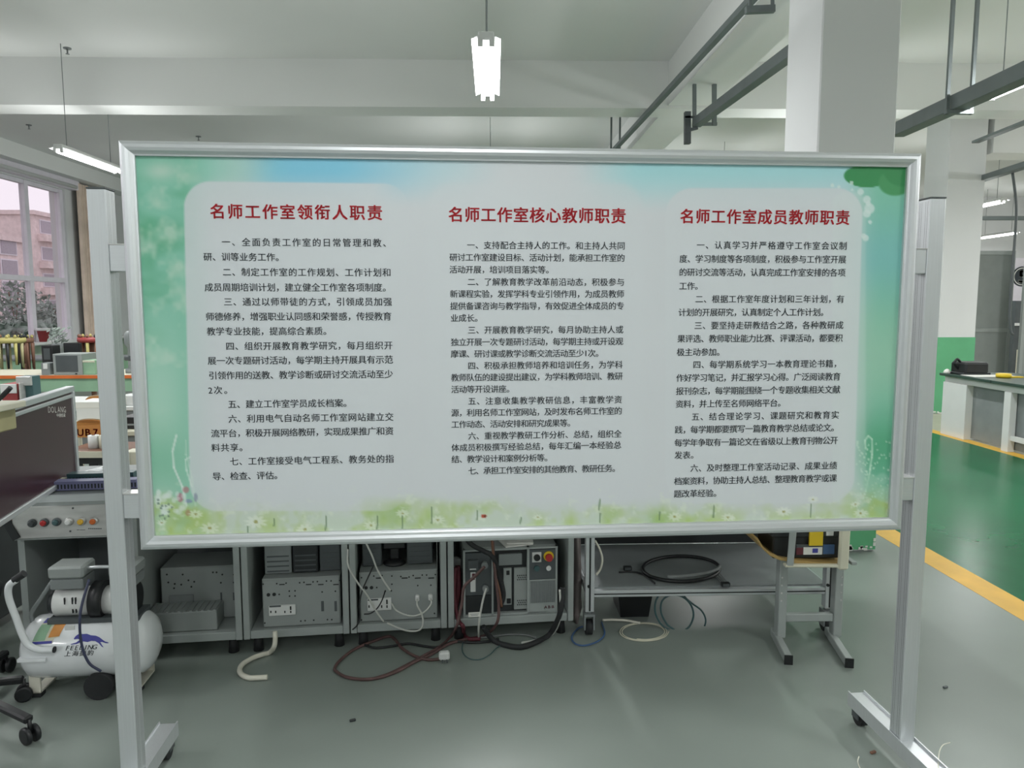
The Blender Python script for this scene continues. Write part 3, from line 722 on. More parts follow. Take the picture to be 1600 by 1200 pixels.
mo = rthing('monitor', 'black monitor foot resting on the unit in the third cabinet', 'monitor', RP.at(616, 870, .08)[0], .15, zu3)
MB().lathe([(.05, 0), (.05, .3), (.03, 1)], (0, -.02, 0), (0, -.02, .02), 20).build('base', 'black', mo)
MB().bx(-.02, .02, -.02, .01, .018, .10, .004).build('stand', 'black', mo)
MB().bx(-.05, .05, -.04, .0, .07, .24, .006).build('screen', 'black', mo)
# robot controller
a0, zt = RP.at(724, 860, .02); a1, zb = RP.at(871, 962, .02); zb = .1065; CD = .36
ct = rthing('robot_controller', 'grey robot controller with red stop button in the widest cabinet', 'controller', (a0+a1)/2, .02+CD/2, zb)
cwid = a1-a0; ch = zt-zb
MB().bx(-cwid/2, cwid/2, -CD/2+.03, CD/2, 0, ch, .003).build('casing', 'boxmetal', ct)
fr = MB()
def fpix(x): return RP.at(*c2(x, 500), .02)[0]-(a0+a1)/2
def zpix(y): return min(max(RP.at(*c2(700, y), .02)[1]-zb, 0), ch)
for x0_, x1_ in ((190, 215), (545, 568), (990, 1018), (1345, 1368)): fr.bx(fpix(x0_), fpix(x1_), -CD/2, -CD/2+.03, 0, ch)
fr.bx(-cwid/2, cwid/2, -CD/2, -CD/2+.03, ch-.008, ch); fr.bx(-cwid/2, cwid/2, -CD/2, -CD/2+.03, 0, .008)
fr.build('front_frame', 'cab', ct)
def cpl(x0, x1, y0, y1, name, m, dd=.006, par=None, off=.0):
    return MB().bx(fpix(x0), fpix(x1), -CD/2-dd+off, -CD/2+.03, zpix(y1), zpix(y0), .001).build(name, m, par or ct)
cpl(215, 545, 262, 790, 'cover_plate', 'darkgrey', -.006); cpl(215, 545, 800, 1060, 'lower_cover', 'dark', -.012)
cpl(568, 990, 262, 1050, 'circuit_bay', 'dark', -.024)
cpl(1018, 1345, 250, 622, 'control_plate', 'darkgrey', .001); cpl(1018, 1345, 628, 1070, 'lower_plate', 'cab', .0)
g = MB()
for k in range(26): x = 1032+k*12; g.bx(fpix(x), fpix(x+7), -CD/2-.004, -CD/2, zpix(915), zpix(642))
o = g.build('grille', 'grey', ct); o['kind'] = 'stuff'
def cdisc(x, y, r_, m, name, d0=.0, d1=.008, par=None, n=20):
    a = fpix(x); z = zpix(y); return MB().cyl((a, -CD/2-d0, z), (a, -CD/2-d1, z), r_/8/360, n=n).build(name, m, par or ct)
cpl(1050, 1165, 280, 405, 'switch_plate', 'white', .004)
cdisc(1108, 342, 42, 'black', 'selector_knob', .003, .014)
cdisc(1255, 335, 66, 'yellow', 'stop_ring', 0, .007); cdisc(1255, 342, 46, 'red', 'stop_button', .006, .024)
cdisc(1255, 485, 32, 'white', 'push_button', 0, .008); cdisc(1108, 480, 36, 'teal', 'push_button', 0, .01)
cpl(250, 380, 340, 470, 'handle', 'darkgrey', .01); cpl(270, 350, 440, 455, 'label', 'white', .012)
cpl(280, 345, 495, 740, 'label', 'white', .0); cpl(300, 335, 510, 590, 'label', 'maroon_cable', .001)
cdisc(455, 405, 42, 'grey', 'connector', -.006, .02); cdisc(465, 695, 40, 'grey', 'connector', -.006, .02)
cpl(700, 800, 480, 940, 'circuit_card', 'cab', -.015); cpl(830, 990, 480, 1000, 'circuit_card', 'boxmetal', -.012)
cpl(640, 930, 300, 440, 'circuit_card', 'grey', -.012); cpl(735, 775, 510, 565, 'chip', 'black', -.013); cpl(740, 790, 860, 920, 'connector_block', 'black', -.01); cpl(655, 720, 810, 930, 'connector_block', 'grey', -.006); cpl(660, 700, 640, 740, 'connector_block', 'black', -.006)
hm = MB()
for yy in (565, 880):
    for r_ in range(3):
        for k in range(5):
            a = fpix(875+k*26+(r_ % 2)*13); z = zpix(yy+10+r_*26); hm.cyl((a, -CD/2+.0125, z), (a, -CD/2+.0105, z), .0030, n=6)
hm.build('vent_hole', 'black', ct)['kind'] = 'stuff'
tx = MB(); put_word(tx, 'ABB', fpix(1222), fpix(1313), zpix(977), .0185, lambda a, b: (a, -CD/2-.0008, b), 1., 1.15); tx.build('lettering', 'maroon_cable', ct, fix=False)
pp = rthing('paper_stack', 'white papers lying on top of the robot controller', 'papers', RP.at(800, 850, .1)[0]+.01, .12, zb+ch+.0005)
MB().box((0, 0, .002), (.13, .16, .004), rz=.2).box((.03, .02, .0055), (.12, .15, .003), rz=-.1).build('sheet', 'paper', pp)
tag(MB().cyl(RP.w(RP.at(712, 881, .2)[0], .2, RP.at(712, 881, .2)[1]), RP.w(RP.at(712, 881, .21)[0], .21, RP.at(712, 881, .2)[1]), .032, n=24).build('round_plate', 'white'), 'white round disc beside the top of the robot controller', 'disc')
# ------------------------------------------------------------------ control console end of the bench
co = rthing('control_console', 'bench end with a steel panel of six coloured buttons', 'control console', -.86)
MB().bx(0, .40, -.0, .50, .555, .565).build('tray_bottom', 'cab', co)
MB().bx(0, .428, -.03, -.022, .558, .688, .002).build('control_panel', 'steel', co)
MB().bx(0.0, .428, -.022, .0, .55, .70).build('panel_box', 'cab', co)
MB().bx(.0, .025, .0, .50, .07, .70).build('side_panel', 'cab', co); MB().bx(.402, .428, .0, .50, .07, .70).build('side_panel', 'cab', co)
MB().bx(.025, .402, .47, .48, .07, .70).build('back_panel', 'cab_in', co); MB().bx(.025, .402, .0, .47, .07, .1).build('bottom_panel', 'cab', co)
for x in (.03, .39):
    for y in (.04, .44): MB().cyl((x, y, 0), (x, y, .07), .02, n=10).build('foot', 'rubber', co)
for k, (px, py, m_, nm) in enumerate(((51, 817, 'darkgrey', 'dark'), (70, 816, 'red', 'red'), (89, 815, 'teal', 'blue'), (108.6, 814.5, 'white', 'clear'), (128, 814, 'amber', 'amber'), (147, 813.6, 'orange', 'orange'))):
    a, z = RP.at(px, py, -.03); a += .86
    b = MB().lathe([(.0165, 0), (.0165, .6), (.013, 1)], (a, -.03, z), (a, -.043, z), 24).build('button_bezel', 'steel' if k > 2 else 'darkgrey', co)
    c_ = MB().lathe([(.0115, 0), (.0115, .5), (.008, 1)], (a, -.043, z), (a, -.054, z), 20).build('button_cap', m_, b); c_['label'] = nm+' button cap'
mb = MB()
for k in range(7): a, z = RP.at(139+k*3.1, 826, -.0305); mb.bx(a+.86-.0025, a+.86+.0025, -.0308, -.030, z-.002, z+.002)
for x in (122, 127, 131): a, z = RP.at(x, 828, -.0305); mb.bx(a+.86-.005, a+.86+.005, -.0308, -.030, z-.001, z+.001)
mb.build('small_print', 'ink', co)['kind'] = 'stuff'
for px, py in ((114, 794), (110, 830), (38, 796)):
    a, z = RP.at(px, py, -.03); MB().cyl((a+.86, -.03, z), (a+.86, -.032, z), .004, n=8).build('screw', 'darkgrey', co)
MB().bar(RP.pw(2, 802, -.03), RP.pw(27, 842, -.03), .012, .03).build('brace', 'dark', co, True)
# cable ducts on the bench
zt_ = CT+.0305
def ductbox(label, x0, x1, off, h_, m_='duct'):
    a0 = RP.at(x0, 770, off)[0]; a1 = RP.at(x1, 770, off)[0]
    t = rthing('slotted_duct', label, 'cable duct', (a0+a1)/2, off, zt_, 'slotted cable ducts'); w_ = a1-a0
    MB().bx(-w_/2, w_/2, 0, .05, 0, h_, .001).build('duct_body', m_, t); MB().bx(-w_/2, w_/2, -.002, .052, h_-.01, h_+.002).build('duct_lid', m_, t)
    s_ = MB(); k = -w_/2+.01
    while k < w_/2-.006: s_.bx(k, k+.006, -.001, 0, h_*.2, h_*.72); k += .013
    s_.build('slot', 'dark', t)['kind'] = 'stuff'
ductbox('long purple-grey slotted duct along the front of the console bench', 38, 214, .05, .036)
ductbox('shorter dark slotted duct behind the long one', 106, 210, .13, .05, 'teal')
t = rthing('relay_module', 'small white module on the bench between the slotted ducts', 'module', RP.at(91, 760, .11)[0], .13, zt_)
MB().bx(-.03, .03, -.018, .02, 0, .03, .002).build('module_body', 'white', t); MB().bx(-.022, .022, -.01, .014, .03, .036, .001).build('terminal_block', 'cream', t)
for k in range(6):
    a = RP.at(126+k*4, 742, .24)[0]
    tag(MB().bar(RP.w(a-.05, .20, zt_+.012+.012*(k % 2)), RP.w(a+.09, .40, zt_+.025+.012*(k % 2)), .010, .010).build('profile_bar', 'alu'), 'bare aluminium bar in the loose stack behind the slotted ducts', 'metal bar', 'aluminium bars stacked on the bench')
# ------------------------------------------------------------------ maroon training panel on the bench
pR = aty(118, 737, atz(118, 737, .75)[1]); pL = atz(0, 812, .75); dv = (pL-pR); dv /= np.linalg.norm(dv); MY = math.atan2(dv[1], dv[0])
ztop = aty(110, 603, pR[1])[2]
mp = thing('training_panel', 'large maroon training panel with aluminium edges standing on the bench', 'panel', (pR[0], pR[1], .735), MY)
LEN = 1.02; hh = ztop-.735
MB().bx(.02, LEN, -.008, .008, .02, hh-.02).build('panel_sheet', 'maroon', mp)
MB().bx(0, LEN, -.018, .018, hh-.024, hh, .003).build('top_rail', 'alu_h', mp); MB().bx(0.02, LEN, -.014, .014, hh-.05, hh-.034, .003).build('inner_rail', 'alu_h', mp)
MB().bx(0, LEN, -.018, .018, 0, .022, .003).build('bottom_rail', 'alu_h', mp); MB().bx(0, .022, -.018, .018, .022, hh-.024, .003).build('end_rail', 'alu', mp)
# lettering on the face towards the viewer
PM = Plane(np.array([pR[0], pR[1], 0.]), MY)
side = 1 if (np.array([0, 0, H])-PM.o)@PM.n > 0 else -1
def mtxt(text, px0, px1, py, emk, name, bold=1., sxk=1.):
    a0, z0_ = PM.at(px0, py, side*.009); a1, z1_ = PM.at(px1, py, side*.009)
    mb = MB(); put_word(mb, text, a0, a1, 0, emk, lambda a, b: (a, side*.0092, b+z0_-.735+(z1_-z0_)*(a-a0)/(a1-a0)), bold, -sxk if a1 < a0 else sxk)
    mb.build(name, 'paper', mp, fix=False)
mtxt('DOLANG', 77, 101, 640, .036, 'logo_lettering', .5, 1.15); mtxt('中德栋梁', 90, 100.5, 649, .017, 'small_lettering', 0., 1.6)
# ================================================================== AIR COMPRESSOR
CYW = .07; cc_ = np.array([-1.578, 2.80, 0.]); cz = .178; cr = .119; CPl = Plane(cc_, CYW)
ac = thing('air_compressor', 'white air compressor tank with a blue leaping cat mark', 'air compressor', cc_, CYW)
MB().lathe([(.02, 0), (.06, .012), (.095, .045), (.115, .09), (cr, .15), (cr, .85), (.115, .91), (.095, .955), (.06, .988), (.02, 1)], (-.232, 0, cz), (.258, 0, cz), 40).build('tank', 'white_gloss', ac)
def tk(a, s_, up_=.0012):                     # wrap (along, arc) on the tank's near side; arc 0 = towards the viewer
    an = s_/cr; return (a, -(cr+up_)*math.cos(an), cz+(cr+up_)*math.sin(an))
def tpx(x, y):                                # pixel -> (along, arc)
    a, z = CPl.at(x, y, -cr*.93); return a, math.asin(max(-.98, min(.98, (z-cz)/cr)))*cr
def decal(px_poly, m_, name, up_=.0012, n=10):
    pts = [tpx(*p) for p in px_poly]; b = bmesh.new(); vs = [b.verts.new((a, s_, 0)) for a, s_ in pts]; b.faces.new(vs)
    bmesh.ops.triangulate(b, faces=b.faces); bmesh.ops.subdivide_edges(b, edges=b.edges, cuts=3, use_grid_fill=True)
    for v in b.verts: v.co = tk(v.co.x, v.co.y, up_)
    me = bpy.data.meshes.new(name); b.to_mesh(me); b.free(); me.materials.append(M[m_]); o = bpy.data.objects.new(name, me); COL.objects.link(o); o.parent = ac; return o
dc = lambda x, y: (30+x/10, 960+y/10)
decal([dc(*p) for p in ((250, 190), (640, 160), (590, 380), (520, 400), (505, 465), (180, 485))], 'cream', 'sticker')
decal([dc(*p) for p in ((250, 190), (450, 180), (440, 240), (235, 250))], 'blue_ink', 'sticker_band', .0016); decal([dc(*p) for p in ((455, 180), (640, 160), (590, 375), (420, 395))], 'orange_wood', 'sticker_patch', .0016)
decal([dc(*p) for p in ((230, 262), (400, 255), (380, 430), (190, 440))], 'green_bench', 'sticker_patch', .0018); decal([dc(*p) for p in ((195, 446), (500, 430), (500, 462), (182, 482))], 'blue_ink', 'sticker_band', .0018)
decal([dc(*p) for p in ((832, 400), (850, 370), (890, 345), (960, 345), (1020, 342), (1090, 358), (1170, 362), (1230, 378), (1290, 408), (1340, 432), (1385, 440), (1400, 452), (1350, 452), (1290, 436), (1262, 440), (1300, 480), (1330, 510), (1300, 500), (1240, 452), (1180, 428), (1120, 424), (1060, 440), (1000, 432), (960, 440), (900, 465), (810, 476), (800, 468), (880, 448), (930, 415), (900, 402), (870, 404), (845, 410))], 'blue_ink', 'cat_emblem')
def ttext(text, x0, x1, y, em_px, m_, name, sh=.25):
    mb = MB(); (a0, s0), (a1, s1) = tpx(x0, y), tpx(x1, y)
    put_word(mb, text, 0, 1, 0, 1., lambda a, b: tk(a0, s0), 0.) if False else None
    load_glyphs(text); em = em_px/10/395
    for i, h in enumerate(text):
        c0 = a0+(a1-a0)*i/(len(text)-1)
        for dx in (-.012, .02): put_glyph(mb, h, 0, 0, em, lambda a, b: tk(c0+a*1.1+b*sh+dx*em, s0+b, .0014), 0.)
    mb.build(name, m_, ac, fix=False)
ttext('FEELING', *[dc(765, 0)[0], dc(1190, 0)[0]], dc(0, 520)[1], 92, 'ink', 'lettering'); ttext('上海捷豹', *[dc(775, 0)[0], dc(1130, 0)[0]], dc(0, 602)[1], 86, 'ink', 'lettering')
for x in (-.175, .19):                        # feet
    f_ = MB(); f_.bx(x-.02, x+.02, -.07, -.062, .02, cz-cr+.06); f_.bx(x-.02, x+.02, -.07, .07, .02, .026)
    f_.bx(x-.02, x+.02, .062, .07, .02, cz-cr+.06); o = f_.build('foot', 'pvc', ac)
    MB().bx(x-.018, x+.018, -.068, -.03, 0, .02, .003).build('rubber_pad', 'rubber', o)
for y in (-.108, .076): 
    MB().cyl((.07, y, .052), (.07, y+.032, .052), .052, n=28).build('wheel', 'rubber', ac)
MB().cyl((.07, -.10, .052), (.07, .10, .052), .008, n=8).build('axle', 'darkgrey', ac)
mb = MB(); mb.bx(-.12, .21, -.06, .06, cz+cr-.012, cz+cr+.006); mb.build('motor_plate', 'darkgrey', ac)
mb = MB(); mb.add([(-.06, -.075, .283), (-.02, -.075, .289), (-.02, -.075, .268), (-.022, -.075, .289)], [(0, 1, 2)]); 
MB().bx(-.05, -.015, -.078, -.074, .262, .285).build('plate_tab', 'white', ac)
def axc(x0, x1, z, r_, m_, name, n=24, y=0.): return MB().cyl((x0, y, z), (x1, y, z), r_, n=n).build(name, m_, ac)
mo_ = axc(-.105, .03, .352, .055, 'white', 'motor_housing')
for x, w_ in ((-.058, .004), (-.03, .004), (-.018, .004)): MB().bx(x, x+w_, -.0565, -.050, .36, .385).build('cooling_slot', 'black', mo_)
for x in (-.03, -.018): MB().bx(x, x+.004, -.0565, -.050, .325, .34).build('cooling_slot', 'black', mo_)
axc(.03, .075, .355, .072, 'black', 'fan_guard'); axc(.075, .15, .352, .055, 'white', 'motor_housing'); axc(.150, .185, .352, .066, 'black', 'fan_guard')
axc(-.125, -.105, .352, .045, 'dark', 'end_cover')
for x0_, x1_ in ((-.108, .012), (.11, .20)):
    MB().bx(x0_, x1_, -.05, .05, .415, .455, .004).build('cylinder_block', 'grey', ac); MB().bx(x0_-.004, x1_+.004, -.055, .055, .457, .505, .008).build('cylinder_head', 'boxmetal', ac)
MB().tube([(.012, -.01, .485), (.06, -.02, .49), (.11, -.01, .485)], .007).build('air_pipe', 'alu', ac)
MB().tube([(-.19, -.02, .27), (-.19, -.03, .32), (-.15, -.03, .38), (-.11, -.03, .44)], .008).build('air_pipe', 'grey', ac)
MB().tube([(.045, -.07, .46), (.038, -.135, .36), (.036, -.14, .25), (.06, -.145, .17), (.10, -.14, .13)], .005).build('air_hose', 'slate', ac)
hp_ = [CPl.pw(x, y, -.13) for x, y in ((25, 906), (14, 916), (14, 935), (25, 965), (35, 992), (45, 1008), (62, 1015), (84, 1015))]
MB().tube(hp_, .0125, 12).build('handle', 'white_gloss', ac, True)
MB().tube([CPl.pw(x, y, -.13) for x, y in ((22, 907), (32, 900), (38, 896))], .0135, 12).build('handle_grip', 'rubber', ac, True)
MB().cyl(CPl.pw(84, 1015, -.13), CPl.pw(86, 1015, -.13), .0115, n=12).build('handle_plug', 'rubber', ac, True)
MB().bx(-.20, -.10, -.128, -.10, cz-.006, cz+.006).build('handle_bracket', 'white_gloss', ac)
# ================================================================== OFFICE CHAIR (base corner in view)
hc = atz(-62, 1112, 0)
oc = thing('office_chair', 'black swivel chair base with casters beside the air tank', 'chair', (hc[0], hc[1], 0))
MB().cyl((0, 0, .07), (0, 0, .40), .03, .022, n=16).build('gas_column', 'black', oc)
MB().lathe([(.05, 0), (.15, .2), (.16, .7), (.14, 1)], (0, 0, .40), (0, 0, .47), 28).build('seat', 'dark', oc)
tips = [atz(47, 1143, .04), atz(38, 1078, .04)]
angs = [math.atan2(p[1]-hc[1], p[0]-hc[0]) for p in tips]; rad = [math.hypot(p[0]-hc[0], p[1]-hc[1]) for p in tips]
for an, rr_ in list(zip(angs, rad))+[(angs[1]+R(72), .3), (angs[1]+R(144), .3), (angs[0]-R(72), .3)]:
    x, y = math.cos(an)*rr_, math.sin(an)*rr_
    o = MB().bar((0, 0, .10), (x, y, .082), .032, .025, .006).build('leg', 'black', oc)
    mb = MB(); px_, py_ = -math.sin(an), math.cos(an)
    for s_ in (-1, 1): mb.lathe([(.024, 0), (.03, .2), (.03, .8), (.024, 1)], (x+px_*s_*.024, y+py_*s_*.024, .03), (x+px_*s_*.006, y+py_*s_*.006, .03), 18)
    mb.cyl((x, y, .03), (x, y, .085), .007, n=8); mb.build('caster', 'black', o)
# dark bench side at the frame's edge
t = thing('side_bench', 'dark lower side of a bench beside the chair base', 'workbench', (-2.46, 3.25, 0))
MB().bx(-.25, .22, -.35, .35, .07, .50, .01).build('bench_body', 'dark', t); MB().bx(-.26, .235, -.37, .37, .50, .53, .004).build('bench_top', 'brown', t)
for x in (-.2, .18):
    for y in (-.3, .3): MB().cyl((x, y, 0), (x, y, .07), .02, n=10).build('foot', 'rubber', t)
# ================================================================== ROLLING SHELF TABLE, RIGHT OF THE CABINETS
f1, f2 = atz(920, 992, 0), atz(1291, 986, 0); TY = math.atan2(f2[1]-f1[1], f2[0]-f1[0]); TP = Plane(np.array([f1[0], f1[1], 0.]), TY); TL = float(np.hypot(*(f2-f1)[:2]))
st = thing('rolling_table', 'aluminium frame table on casters with a grey lower shelf of cables', 'table', f1, TY)
zs = TP.at(1100, 919, 0)[1]; TD = .62
for x in (0, TL):
    for y in (0, TD):
        o = MB().bx(x-.02, x+.02, y-.02, y+.02, .115, .72, .002).build('leg', 'alu', st)
        MB().bx(x-.004, x+.004, y-.0208, y-.0195, .12, .71).build('groove', 'black', o)
        c_ = MB(); c_.cyl((x-.015, y+.01, .035), (x+.015, y+.01, .035), .035, n=20); c_.build('caster_wheel', 'rubber', o)
        c_ = MB(); c_.bx(x-.024, x-.017, y-.02, y+.03, .03, .10); c_.bx(x+.017, x+.024, y-.02, y+.03, .03, .10); c_.bx(x-.024, x+.024, y-.025, y+.03, .095, .105); c_.cyl((x, y, .105), (x, y, .118), .014, n=12); c_.build('caster_fork', 'grey', o)
for y in (0, TD): MB().bx(.02, TL-.02, y-.015, y+.015, zs-.03, zs, .002).build('shelf_rail', 'alu_h', st)
MB().bx(.02, TL-.02, -.0165, -.0145, zs-.018, zs-.013).build('rail_groove', 'black', st)
for x in (0, TL): MB().bx(x-.015, x+.015, .02, TD-.02, zs-.03, zs).build('shelf_rail', 'alu', st)
MB().bx(-.0, TL+.0, .015, TD-.015, zs-.002, zs+.006).build('shelf', 'grey', st)
MB().bx(-.03, TL+.03, -.03, TD+.03, .72, .75, .003).build('tabletop', 'grey', st)
MB().bx(.02, TL-.02, TD+.02, TD+.028, zs+.0, .72).build('back_panel', 'dark', st)
for px, py in ((920, 916), (1293, 914)):
    a, z = TP.at(px, py, -.02); MB().cyl((a, -.021, z), (a, -.026, z), .007, n=10).build('bolt', 'black', st)
def tw(px, py, z): return atz(px, py, z)
def cable(pts, r_, m_, label, cat='cable', name='cable', sub=8): return tag(MB().tube(pts, r_, 8, sub=sub).build(name, m_), label, cat)
c7 = lambda x, y: (880+x/3.3333, 810+y/3.3333)
zz = zs+.006
ring = [atz(*c7(615+200*math.cos(a), 262+66*math.sin(a)), zz+.011) for a in np.linspace(2.2, 2.2+6.9, 26)]
cable(ring, .0085, 'black', 'thick black cable coiled on the lower shelf')
cable([atz(*c7(x, y), zz+.03) for x, y in ((545, 305), (640, 300), (740, 285), (800, 265), (815, 250))], .009, 'grey_cable', 'short grey hose lying across the coiled cable')
cable([atz(*c7(x, y), zz+.005) for x, y in ((290, 280), (340, 278), (400, 285), (450, 315), (480, 340))], .004, 'black', 'thin black lead on the shelf with a small box plug')
for (x, y, lb) in ((335, 262, 'small black box plug near the left of the shelf'), (845, 347, 'small black connector at the front edge of the shelf')):
    t = thing('cable_connector', lb, 'connector', atz(*c7(x, y+8), zz))
    MB().bx(-.02, .02, -.01, .012, 0, .02, .003).build('connector_body', 'black', t); MB().bx(-.014, .014, -.013, -.01, .004, .016).build('connector_face', 'darkgrey', t)
for k in range(4): cable([atz(*c7(770+k*12, 270+k*2), zz+.01), atz(*c7(800+k*12, 310), zz+.008), atz(*c7(832+k*9, 338), zz+.008)], .0022, 'grey_cable', 'thin grey wire of the bunch running to the black connector on the shelf')
for o in [o for o in COL.objects if o.get('label', '').startswith('thin grey wire of the bunch')]: o['group'] = 'thin wires on the shelf'
cable([TP.pw(*c7(x, y), .06) for x, y in ((165, 115), (190, 160), (203, 210), (195, 260), (172, 295))], .005, 'pvc', 'white cable bowed beside the leg of the rolling table')
# crate under the table
cb = atz(993, 968, 0); t = thing('crate', 'black plastic crate on the floor under the rolling table', 'crate', (cb[0], cb[1]+.13, 0), TY)
mb = MB()
sec = lambda w0, d0, z: [(-w0, -d0, z), (w0, -d0, z), (w0, d0, z), (-w0, d0, z)]
vs = sec(.068, .10, 0)+sec(.083, .115, .125)+sec(.079, .111, .125)+sec(.064, .096, .006)
mb.add(vs, [(3, 2, 1, 0)]+[(i, (i+1) % 4, (i+1) % 4+4, i+4) for i in range(4)]+[(i+4, (i+1) % 4+4, (i+1) % 4+8, i+8) for i in range(4)]+[(i+8, (i+1) % 4+8, (i+1) % 4+12, i+12) for i in range(4)]+[(12, 13, 14, 15)])
mb.build('crate_body', 'black', t); 
mb = MB()
for s_ in (-1, 1): mb.bx(-.09, .09, s_*.117-.005, s_*.117+.005, .115, .13); mb.bx(s_*.085-.005, s_*.085+.005, -.12, .12, .115, .13)
mb.build('rim', 'black', t)
# blue-grey loops hanging from the shelf
yv = f1[1]+.05
cable([aty(*c7(x, y), yv) for x, y in ((500, 395), (480, 440), (482, 500), (520, 560), (590, 590), (650, 570), (678, 510), (665, 450), (620, 408), (560, 400), (515, 430), (510, 490), (540, 550), (580, 580))], .0045, 'teal', 'blue-grey cable looped beside the crate under the shelf')
cable([aty(*c7(x, y), yv+.03) for x, y in ((640, 340), (630, 400), (668, 440), (720, 480), (742, 530), (725, 580), (680, 604), (600, 600), (540, 570))], .004, 'teal', 'outer blue-grey cable loop curling from the shelf edge to the floor')
cable([aty(*c7(x, y), yv-.02) for x, y in ((480, 340), (520, 370), (545, 390))], .0022, 'grey_cable', 'thin grey wire hanging off the shelf front edge')
cable([atz(*c7(420+a_*130*math.cos(t_), 590+a_*50*math.sin(t_)), .004) for a_, t_ in [(1-.02*k/3, .5*k) for k in range(30)]], .0022, 'cream', 'fine pale wire coiled flat on the floor by the crate')
cable([atz(*c7(x, y), .01) for x, y in ((205, 530), (260, 528), (330, 532), (400, 545))], .006, 'pvc', 'pale hose end lying on the floor in front of the crate')
cable([atz(*c7(x, y), .005) for x, y in ((200, 540), (215, 600), (180, 640), (110, 662), (60, 650), (45, 615), (75, 575), (110, 560))], .004, 'blue', 'blue cable looped round the caster of the rolling table')
# plastic-wrapped bundle between cabinets and table
bp_ = atz(904, 985, 0); mb = MB(); nseg = 14; pr = [(.035, 0), (.05, .1), (.045, .35), (.05, .55), (.04, .75), (.03, 1)]; vs = []
for r_, t_ in pr:
    for k in range(nseg):
        an = 2*math.pi*k/nseg; q_ = r_*(1+.25*math.sin(an*3+t_*9)+.12*random.random()); vs.append((q_*math.cos(an)*.5, q_*math.sin(an)*1.6, .5*t_))
fs = [(i*nseg+k, i*nseg+(k+1) % nseg, (i+1)*nseg+(k+1) % nseg, (i+1)*nseg+k) for i in range(len(pr)-1) for k in range(nseg)]+[tuple(range(nseg))[::-1], tuple(range((len(pr)-1)*nseg, len(pr)*nseg))]
mb.add(vs, fs, True); o = mb.build('wrapped_bundle', 'bundle'); o.location = (bp_[0]+.0, bp_[1]+.14, 0); tag(o, 'grey-brown wrapped bundle wedged between the widest cabinet and rolling table', 'bundle')
# ================================================================== SCHOOL CHAIR AND TOOLBOX
YC = 3.10; SP = Plane(np.array([0, YC, 0.]), 0.)
sx_ = [SP.at(1221, 960)[0], SP.at(1308, 960)[0]]; sc_ = (sx_[0]+sx_[1])/2; hs = SP.at(1270, 880, -.15)[1]
sch = thing('school_chair', 'pale steel school chair with plywood seat carrying the toolbox', 'chair', (sc_, YC, 0))
hw = (sx_[1]-sx_[0])/2
fend = [atz(1232, 1031, .02), atz(1327, 1036, .02)]
for k, s_ in enumerate((-1, 1)):
    MB().bx(s_*hw-.018, s_*hw+.018, -.012, .035, .03, hs-.005, .003).build('leg', 'cab', sch)
    o = MB().bar((s_*hw, .08, .021), tuple(np.array(fend[k])-[sc_, YC, 0.]), .03, .036, .003).build('foot_rail', 'cab', sch)
    p = np.array(fend[k])-[sc_, YC, 0.]; d_ = p-np.array([s_*hw, .08, .02]); d_ /= np.linalg.norm(d_)
    MB().bar(tuple(p-d_*.002), tuple(p+d_*.004), .034, .04).build('end_cap', 'black', sch)
    MB().bx(s_*hw-.012, s_*hw+.012, -.13, .05, hs-.018, hs-.004, .002).build('seat_support', 'cab', sch)
    for z in (.20, .235, .27, .305): MB().cyl((s_*hw+.008*s_, -.0135, z), (s_*hw+.008*s_, -.011, z), .004, n=8).build('screw', 'steel', sch)
MB().bx(-hw+.018, hw-.018, -.005, .02, .10, .135, .003).build('stretcher', 'cab', sch)
# moulded plywood seat, its front corner curling up on one side
sp_ = [(1184, 843), (1192, 856), (1203, 866), (1218, 873), (1245, 878), (1280, 881), (1310, 881), (1322, 879)]
tk_ = .012; vs = []; Ls = [SP.at(x, y, -.15) for x, y in sp_]
for y in (-.15, .075):
    for a, z in Ls: vs.append((a-sc_, y, z+tk_*.5))
    for a, z in reversed(Ls): vs.append((a-sc_, y, z-tk_*.5))
n_ = 2*len(Ls); mb = MB(); mb.add(vs, [tuple(range(n_-1, -1, -1)), tuple(range(n_, 2*n_))]+[(i, (i+1) % n_, (i+1) % n_+n_, i+n_) for i in range(n_)]); mb.build('seat', 'ply', sch)
q0, q1 = SP.at(1235, 885, -.17), SP.at(1241, 835, -.17)
o = MB().bar((q0[0]-sc_, -.165, q0[1]), (q1[0]-sc_+.012, -.165, q1[1]+.32), .028, .008, .002, up=(0, 1, 0)).build('back_upright', 'cab', sch)
q2 = SP.at(1322, 886, -.17)
MB().bar((q2[0]-sc_-.012, -.165, q2[1]-.012), (q2[0]-sc_-.006, -.165, q2[1]+.44), .042, .022, .008, up=(0, 1, 0)).build('back_upright', 'cream', sch)
MB().bar((q0[0]-sc_-.02, -.154, q0[1]+.0), (q2[0]-sc_, -.154, q2[1]+.002), .03, .012, .003).build('seat_bracket', 'cream', sch)
MB().bx(-.17, .17, -.165, -.15, hs+.30, hs+.42, .006).build('backrest', 'ply', sch)
